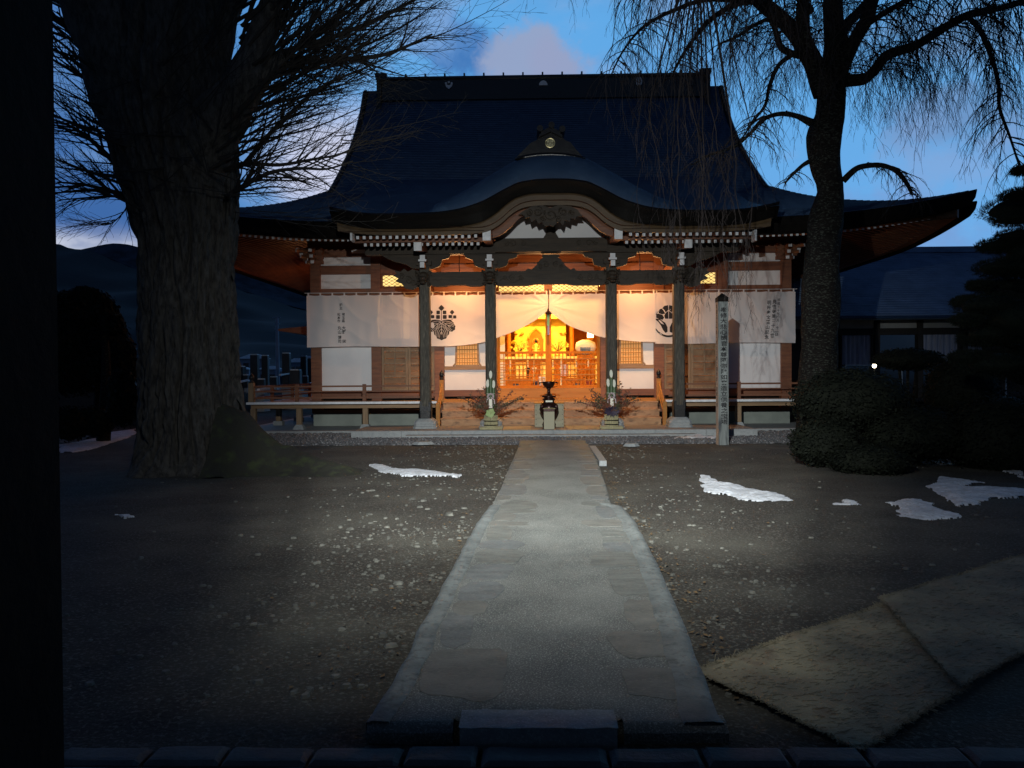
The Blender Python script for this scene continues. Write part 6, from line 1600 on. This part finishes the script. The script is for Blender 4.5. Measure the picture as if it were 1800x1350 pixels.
bush(1760, 770, 190, 150, 12.4, 'broad dark bush at the right edge below the pine', 8000, 8)
# cloud-pruned pine
PN = thing('cloud_pruned_pine', (at(1822, 700, 11.2).x, 11.2, 0), 'black cloud-pruned pine with stacked flat pads at the right edge', 'tree')
trp = MB(); limb(trp, pxl([(1835,900,26,0),(1822,760,20,0),(1838,620,18,0),(1818,480,15,0),(1832,360,11,0),(1822,300,6,0)], 11.2), 12, .1); trp.build('trunk', barkc, PN, smooth=True)
pads = [(1795,368,66,27),(1790,384,46,14),(1755,432,36,14),(1790,417,40,17),(1765,471,50,20),(1820,450,60,50),(1722,502,22,10),(1700,530,26,11),(1740,538,60,26),(1770,505,50,24),(1700,563,26,12),(1755,585,62,28),(1800,560,60,50),(1705,628,36,14),(1760,640,66,30),(1810,640,60,60),(1725,596,40,16),(1798,300,18,8),(1800,342,40,10)]
for i, (px, py, rx, rz) in enumerate(pads):
    Y = 11.2+random.uniform(-.5, .4); c = at(px, py, Y); k_ = Y/FPX; cb2 = MB(); mb = MB()
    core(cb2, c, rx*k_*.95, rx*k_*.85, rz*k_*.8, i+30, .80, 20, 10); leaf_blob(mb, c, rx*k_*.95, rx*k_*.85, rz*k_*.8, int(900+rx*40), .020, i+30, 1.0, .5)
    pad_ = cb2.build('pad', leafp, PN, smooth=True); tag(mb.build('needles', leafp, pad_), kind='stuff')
    bb_ = MB(); bb_.tube([at(1826, py+25, 11.2), c], [.05, .02], 5); bb_.build('branch', barkc, PN)
# dark tree and hedge at the left
def leafy_tree(name, label, blobs, Y, base, n, ls, seed):
    t_ = thing(name, (at(*base, Y).x, Y, 0), label, 'tree'); mb = MB(); cb2 = MB()
    for i, (px, py, rx, rz) in enumerate(blobs):
        c = at(px, py, Y+.3*math.sin(i*2.1)); k_ = Y/FPX; core(cb2, c, rx*k_, rx*k_*.8, rz*k_, seed+i, .8, 18, 10); leaf_blob(mb, c, rx*k_, rx*k_*.8, rz*k_, n, ls, seed+i); leaf_blob(mb, c, rx*k_*1.2, rx*k_, rz*k_*1.2, n//7, ls*1.2, seed+i+40)
    cb2.build('inner_foliage', leafd, t_, smooth=True); tag(mb.build('leaves', leafd, t_), kind='stuff')
    b = at(*base, Y); Y += .5; MB().tube([(b.x, Y, -.1), (b.x+.1, Y, 1.4), (b.x+.1, Y, 2.4)], [.16, .12, .08], 8).build('trunk', barkc, t_)
leafy_tree('evergreen_tree', 'dark evergreen tree left of the ginkgo trunk', [(125,575,42,50),(172,560,34,40),(105,620,44,60),(190,610,34,44),(150,525,26,18),(215,640,24,38),(140,650,60,40),(118,530,24,16),(196,570,18,16)], 19, (150, 700), 3600, .06, 60)
leafy_tree('evergreen_bush', 'low dark bush between the evergreen tree and the ginkgo trunk', [(120,745,40,26),(170,740,30,22),(215,700,26,44)], 17.5, (160, 770), 2600, .05, 80)
wl_ = MB(); a = at(150, 700, 24); b = at(228, 700, 24); wl_.box(a.x-2, b.x+1.5, 24, 24.3, 0, 1.15); wd = thing('earth_wall', (a.x, 24, 0), 'low reddish earth wall behind the evergreen tree at left', 'wall')
wl_.build('wall_face', clay, wd); MB().box(a.x-2.1, b.x+1.6, 23.9, 24.4, 1.152, 1.24).build('coping', tilem, wd)

# ============================================================ annex on the right
annex_plaster = mat('annex_plaster', (.42, .43, .42), (.32, .33, .32), 2, .8)
AN = thing('annex_building', (14, 27, 0), 'long single-storey annex with blue-grey tiled roof on the right', 'building')
ax0, ax1 = 7.0, 27.0; EY, EZ, RY, RZ = 25.6, 3.36, 30.4, 6.15
rows = 30; rfm = MB()
for i in range(rows):
    t0, t1 = i/rows, (i+1)/rows; y0_, z0_ = EY+(RY-EY)*t0, EZ+(RZ-EZ)*t0; y1_, z1_ = EY+(RY-EY)*t1, EZ+(RZ-EZ)*t1; s_ = .035
    rfm.add([(ax0, y0_, z0_+s_), (ax1, y0_, z0_+s_), (ax1, y1_, z1_+.004), (ax0, y1_, z1_+.004), (ax0, y0_, z0_-.01), (ax1, y0_, z0_-.01)], [(0, 1, 2, 3), (4, 5, 1, 0)])
rfm.add([(ax0, RY, RZ), (ax1, RY, RZ), (ax1, 35, 3.4), (ax0, 35, 3.4)], [(0, 1, 2, 3)]); rfm.add([(ax0, EY, EZ-.12), (ax1, EY, EZ-.12), (ax1, 27, EZ-.05), (ax0, 27, EZ-.05)], [(0, 3, 2, 1)]); rfm.add([(ax0, EY, EZ-.12), (ax1, EY, EZ-.12), (ax1, EY, EZ-.0), (ax0, EY, EZ-.0)], [(0, 1, 2, 3)])
rfm.build('tiled_roof', tilem, AN)
MB().box(ax0, ax1, RY-.16, RY+.16, RZ-.02, RZ+.20).build('roof_ridge', tilem, AN)
MB().tube([(ax0, EY-.03, EZ-.06), (ax1, EY-.03, EZ-.06)], .05, 8).build('gutter', copper, AN)
MB().box(ax0+.3, ax1-.3, 27.35, 34, .0, 3.3).build('wall', annexw, AN)
def apx(px): return at(px, 600, 27).x
zt1, zb1 = at(1600, 558, 27).z, at(1600, 576, 27).z
for a, b in ((1393, 1418), (1480, 1541), (1549, 1617), (1625, 1693), (1705, 1740)):
    MB().box(apx(a), apx(b), 27.20, 27.28, zb1, zt1).build('plaster_transom', annex_plaster, AN)
zt2, zb2 = at(1600, 588, 27).z, at(1600, 640, 27).z
for a, b, dr_ in ((1484, 1536, 1), (1549, 1617, 0), (1624, 1690, 1), (1706, 1734, 1)):
    f_ = MB(); xa, xb = apx(a), apx(b); f_.box(xa-.06, xa, 27.16, 27.3, zb2-1.0, zt2+.05); f_.box(xb, xb+.06, 27.16, 27.3, zb2-1.0, zt2+.05); f_.box(xa, xb, 27.16, 27.3, zb2-.05, zb2); f_.box(xa, xb, 27.16, 27.3, zt2, zt2+.05)
    wf_ = f_.build('window', annexw, AN); MB().box(xa, xb, 27.22, 27.23, zb2-1.0, zb2-.051).build('pane', glassm, wf_); 
    if dr_:
        dm_ = MB()
        def df(u, v): x = xa+(xb-xa)*u; return (x, 27.25+.02*math.sin(u*40), zb2+(zt2-zb2)*v)
        dm_.grid(df, 60, 4); dm_.build('drape', drape, wf_)
    else: MB().box(xa, xb, 27.22, 27.23, zb2, zt2).build('pane', glassm, wf_)
for px in (1471, 1545, 1621, 1700): MB().box(apx(px)-.09, apx(px)+.09, 27.1, 27.33, 0, 3.3).build('wall_post', annexw, AN)
MB().box(ax0+.3, ax1-.3, 27.12, 27.19, zb1-.22, zb1-.02).build('wall_beam', annexw, AN)
MB().box(apx(1560), apx(1760), 26.2, 27.0, .5, .60).build('veranda_board', annexw, AN)
hr = MB(); za = at(1600, 641, 26).z
hr.bar((at(1486, 641, 26).x, 26, za), (at(1770, 641, 26).x, 26, za), .03, .04); 

hrt = thing('garden_handrail', (at(1600, 641, 26).x, 26, 0), 'thin pale handrail running in front of the annex windows', 'handrail'); steel = mat('pale_steel', (.4, .45, .5), None, 1, .4, metal=.4); hr.build('rail', steel, hrt)
for px in (1486, 1585, 1680, 1768): MB().box(at(px, 641, 26).x-.02, at(px, 641, 26).x+.02, 25.98, 26.02, 0, za-.022).build('post', steel, hrt)
lp_ = at(1537, 643, 24); ll = thing('garden_lamp', (lp_.x, 24, 0), 'tiny lit garden lamp glowing in front of the annex', 'lamp')
MB().tube([(lp_.x, 24, -.02), (lp_.x, 24, lp_.z-.06)], .02, 6).build('pole', black_metal, ll); MB().lathe(lp_.x, 24, [(.04, lp_.z-.06), (.065, lp_.z), (.05, lp_.z+.05)], 8).build('lit_glass', mat('lit_lamp', (1, .9, .7), None, 1, .5, emit=(1, .85, .6), estr=14), ll)
MB().lathe(lp_.x, 24, [(.085, lp_.z+.052), (.01, lp_.z+.10)], 8).build('cap', black_metal, ll)
lamp('garden_lamp_light', 'POINT', lp_+Vector((0, -.12, 0)), 3, (1, .8, .5), shadow_soft_size=.05)

# ============================================================ graveyard, houses, pole and hills at the left
GS = [(417,652,20,24,36),(446,636,13,40,37),(465,637,11,38,38),(458,672,12,16,33),(502,634,13,42,38),(533,638,10,38,39),(545,641,9,36,38),(518,660,18,30,35),(430,664,10,14,36),(480,668,12,16,40),(536,666,9,14,37)]
gl = ['low wide dark gravestone beside the ginkgo trunk', 'tall dark gravestone in front of the snowy house', 'tall gravestone just right of the snowy house front', 'squat gravestone behind the railing newel', 'tall dark gravestone between the utility pole and the temple corner', 'narrow gravestone second from the temple corner', 'narrow gravestone touching the temple corner', 'broad dark gravestone block right of the utility pole', 'small pale gravestone near the ginkgo trunk', 'gravestone at the foot of the utility pole', 'small gravestone between pole and temple corner']
for (px, py, w_, h_, Y), lb in zip(GS, gl):
    a = at(px, py, Y); k_ = Y/FPX; hw = w_*k_/2; t_ = thing('gravestone', (a.x, Y, 0), lb, 'gravestone', 'gravestones in the churchyard'); top = a.z+h_*k_*.30
    MB().box(a.x-hw, a.x+hw, Y, Y+hw*1.6, .95, max(top, 1.2)).build('stone_pillar', stoned, t_); MB().box(a.x-hw*1.3, a.x+hw*1.3, Y-.1, Y+hw*1.8, .75, .947).build('base', granite, t_); MB().box(a.x-hw*2.0, a.x+hw*2.0, Y-.4, Y+hw*2.4, -.02, .747).build('plinth', granite, t_)
    MB().box(a.x-hw*.9, a.x+hw*.9, Y+.02, Y+hw*1.5, top+.001, top+.05).build('snow_cap', snow, t_)
HS = [(442,634,44,16,95,'pale house with a snowy hipped roof beyond the gravestones'),(472,652,36,12,80,'low house with a snowy lean-to roof left of the utility pole'),(520,640,30,14,100,'distant house with snowy roof right of the utility pole'),(538,636,26,14,120,'farthest house showing a snowy roof by the temple corner'),(420,652,36,10,70,'low shed with snowy roof near the ginkgo trunk'),(500,655,30,10,75,'low wide house behind the gravestones')]
for px, py, w_, h_, Y, lb in HS:
    a = at(px, py, Y); k_ = Y/FPX; hw = w_*k_/2; t_ = thing('house', (a.x, Y, 0), lb, 'house', 'houses beyond the graveyard'); z1_ = a.z+h_*k_*.2; zr = z1_+h_*k_*.55
    MB().box(a.x-hw, a.x+hw, Y, Y+hw*1.4, 0, z1_).build('wall', housew, t_)
    MB().add([(a.x-hw*1.12, Y-.4, z1_+.02), (a.x+hw*1.12, Y-.4, z1_+.02), (a.x+hw*1.12, Y+hw*1.5, z1_+.02), (a.x-hw*1.12, Y+hw*1.5, z1_+.02), (a.x-hw*.4, Y+hw*.7, zr), (a.x+hw*.4, Y+hw*.7, zr)], [(0, 1, 5, 4), (1, 2, 5), (2, 3, 4, 5), (3, 0, 4)]).build('roof', snow if 'snowy' in lb else tilem, t_)
    for q in (-.45, .3): MB().box(a.x+hw*q-.35, a.x+hw*q+.35, Y-.03, Y-.005, z1_-1.4, z1_-.5).build('window', glassm, t_)
u0, u1 = at(489, 700, 60), at(487, 558, 60); up = thing('utility_pole', (u0.x, 60, 0), 'pale utility pole with short crossarms beyond the graveyard', 'pole')
MB().tube([(u0.x, 60, 0), (u1.x, 60, u1.z)], [.17, .12], 8).build('pole', mat('pole_concrete', (.22, .26, .34), None, 1, .8), up)
for dz, l in ((0, .34), (-.5, .26), (-.9, .2)): MB().box(u1.x-l, u1.x+l*.8, 59.95, 60.05, u1.z+dz-.03, u1.z+dz+.03).build('crossarm', housew, up)
fw = MB()
for (p0_, p1_, Y0_, Y1_) in (((422,671),(441,667),30,33), ((454,685),(475,682),28,30), ((482,681),(503,679),31,34), ((492,659),(514,656),36,39), ((543,674),(550,673),34,36)):
    fw.bar(at(*p0_, Y0_), at(*p1_, Y1_), .10, .07)
fwt = thing('graveyard_wall', (at(454, 685, 28).x, 28, 0), 'low graveyard wall with a line of snow on top behind the veranda rail', 'wall'); fw.build('snow_line', snow, fwt)
wb_ = MB(); a, b = at(400, 690, 30), at(550, 678, 40); wb_.bar((a.x-2, 30, .38), (b.x+1, 41, .38), .2, .75); wb_.build('wall_face', stoned, fwt)
def hill(prof, Y, name, m_, depth=900, seedz=0, amp=10):
    # prof: [(px, py)] skyline at distance Y, extended sideways
    P = [at(px, py, Y) for px, py in prof]; tab = [(p.x, p.z) for p in P]
    mb = MB(); x0_, x1_ = P[0].x, P[-1].x
    def f(u, v):
        x = x0_+(x1_-x0_)*u; top = interp(tab, x)+amp*.35*noise.noise((x*.012, seedz, 0))+amp*.12*noise.noise((x*.06, seedz, 3)); s_ = math.sin(min(v, 1)*math.pi/2) if v <= 1 else 1
        y_ = Y-depth*(1-v); z = top*(v**1.25)+amp*.9*noise.noise((x*.006, y_*.006, seedz))*math.sin(v*math.pi)
        return (x, y_, z-3)
    mb.grid(f, 240, 26); mb.add([f(i/60, 1) for i in range(61)]+[(f(i/60, 1)[0], Y+600, -5) for i in range(61)], [(i, i+1, 62+i, 61+i) for i in range(60)])
    struct(mb.build(name, m_, smooth=True))
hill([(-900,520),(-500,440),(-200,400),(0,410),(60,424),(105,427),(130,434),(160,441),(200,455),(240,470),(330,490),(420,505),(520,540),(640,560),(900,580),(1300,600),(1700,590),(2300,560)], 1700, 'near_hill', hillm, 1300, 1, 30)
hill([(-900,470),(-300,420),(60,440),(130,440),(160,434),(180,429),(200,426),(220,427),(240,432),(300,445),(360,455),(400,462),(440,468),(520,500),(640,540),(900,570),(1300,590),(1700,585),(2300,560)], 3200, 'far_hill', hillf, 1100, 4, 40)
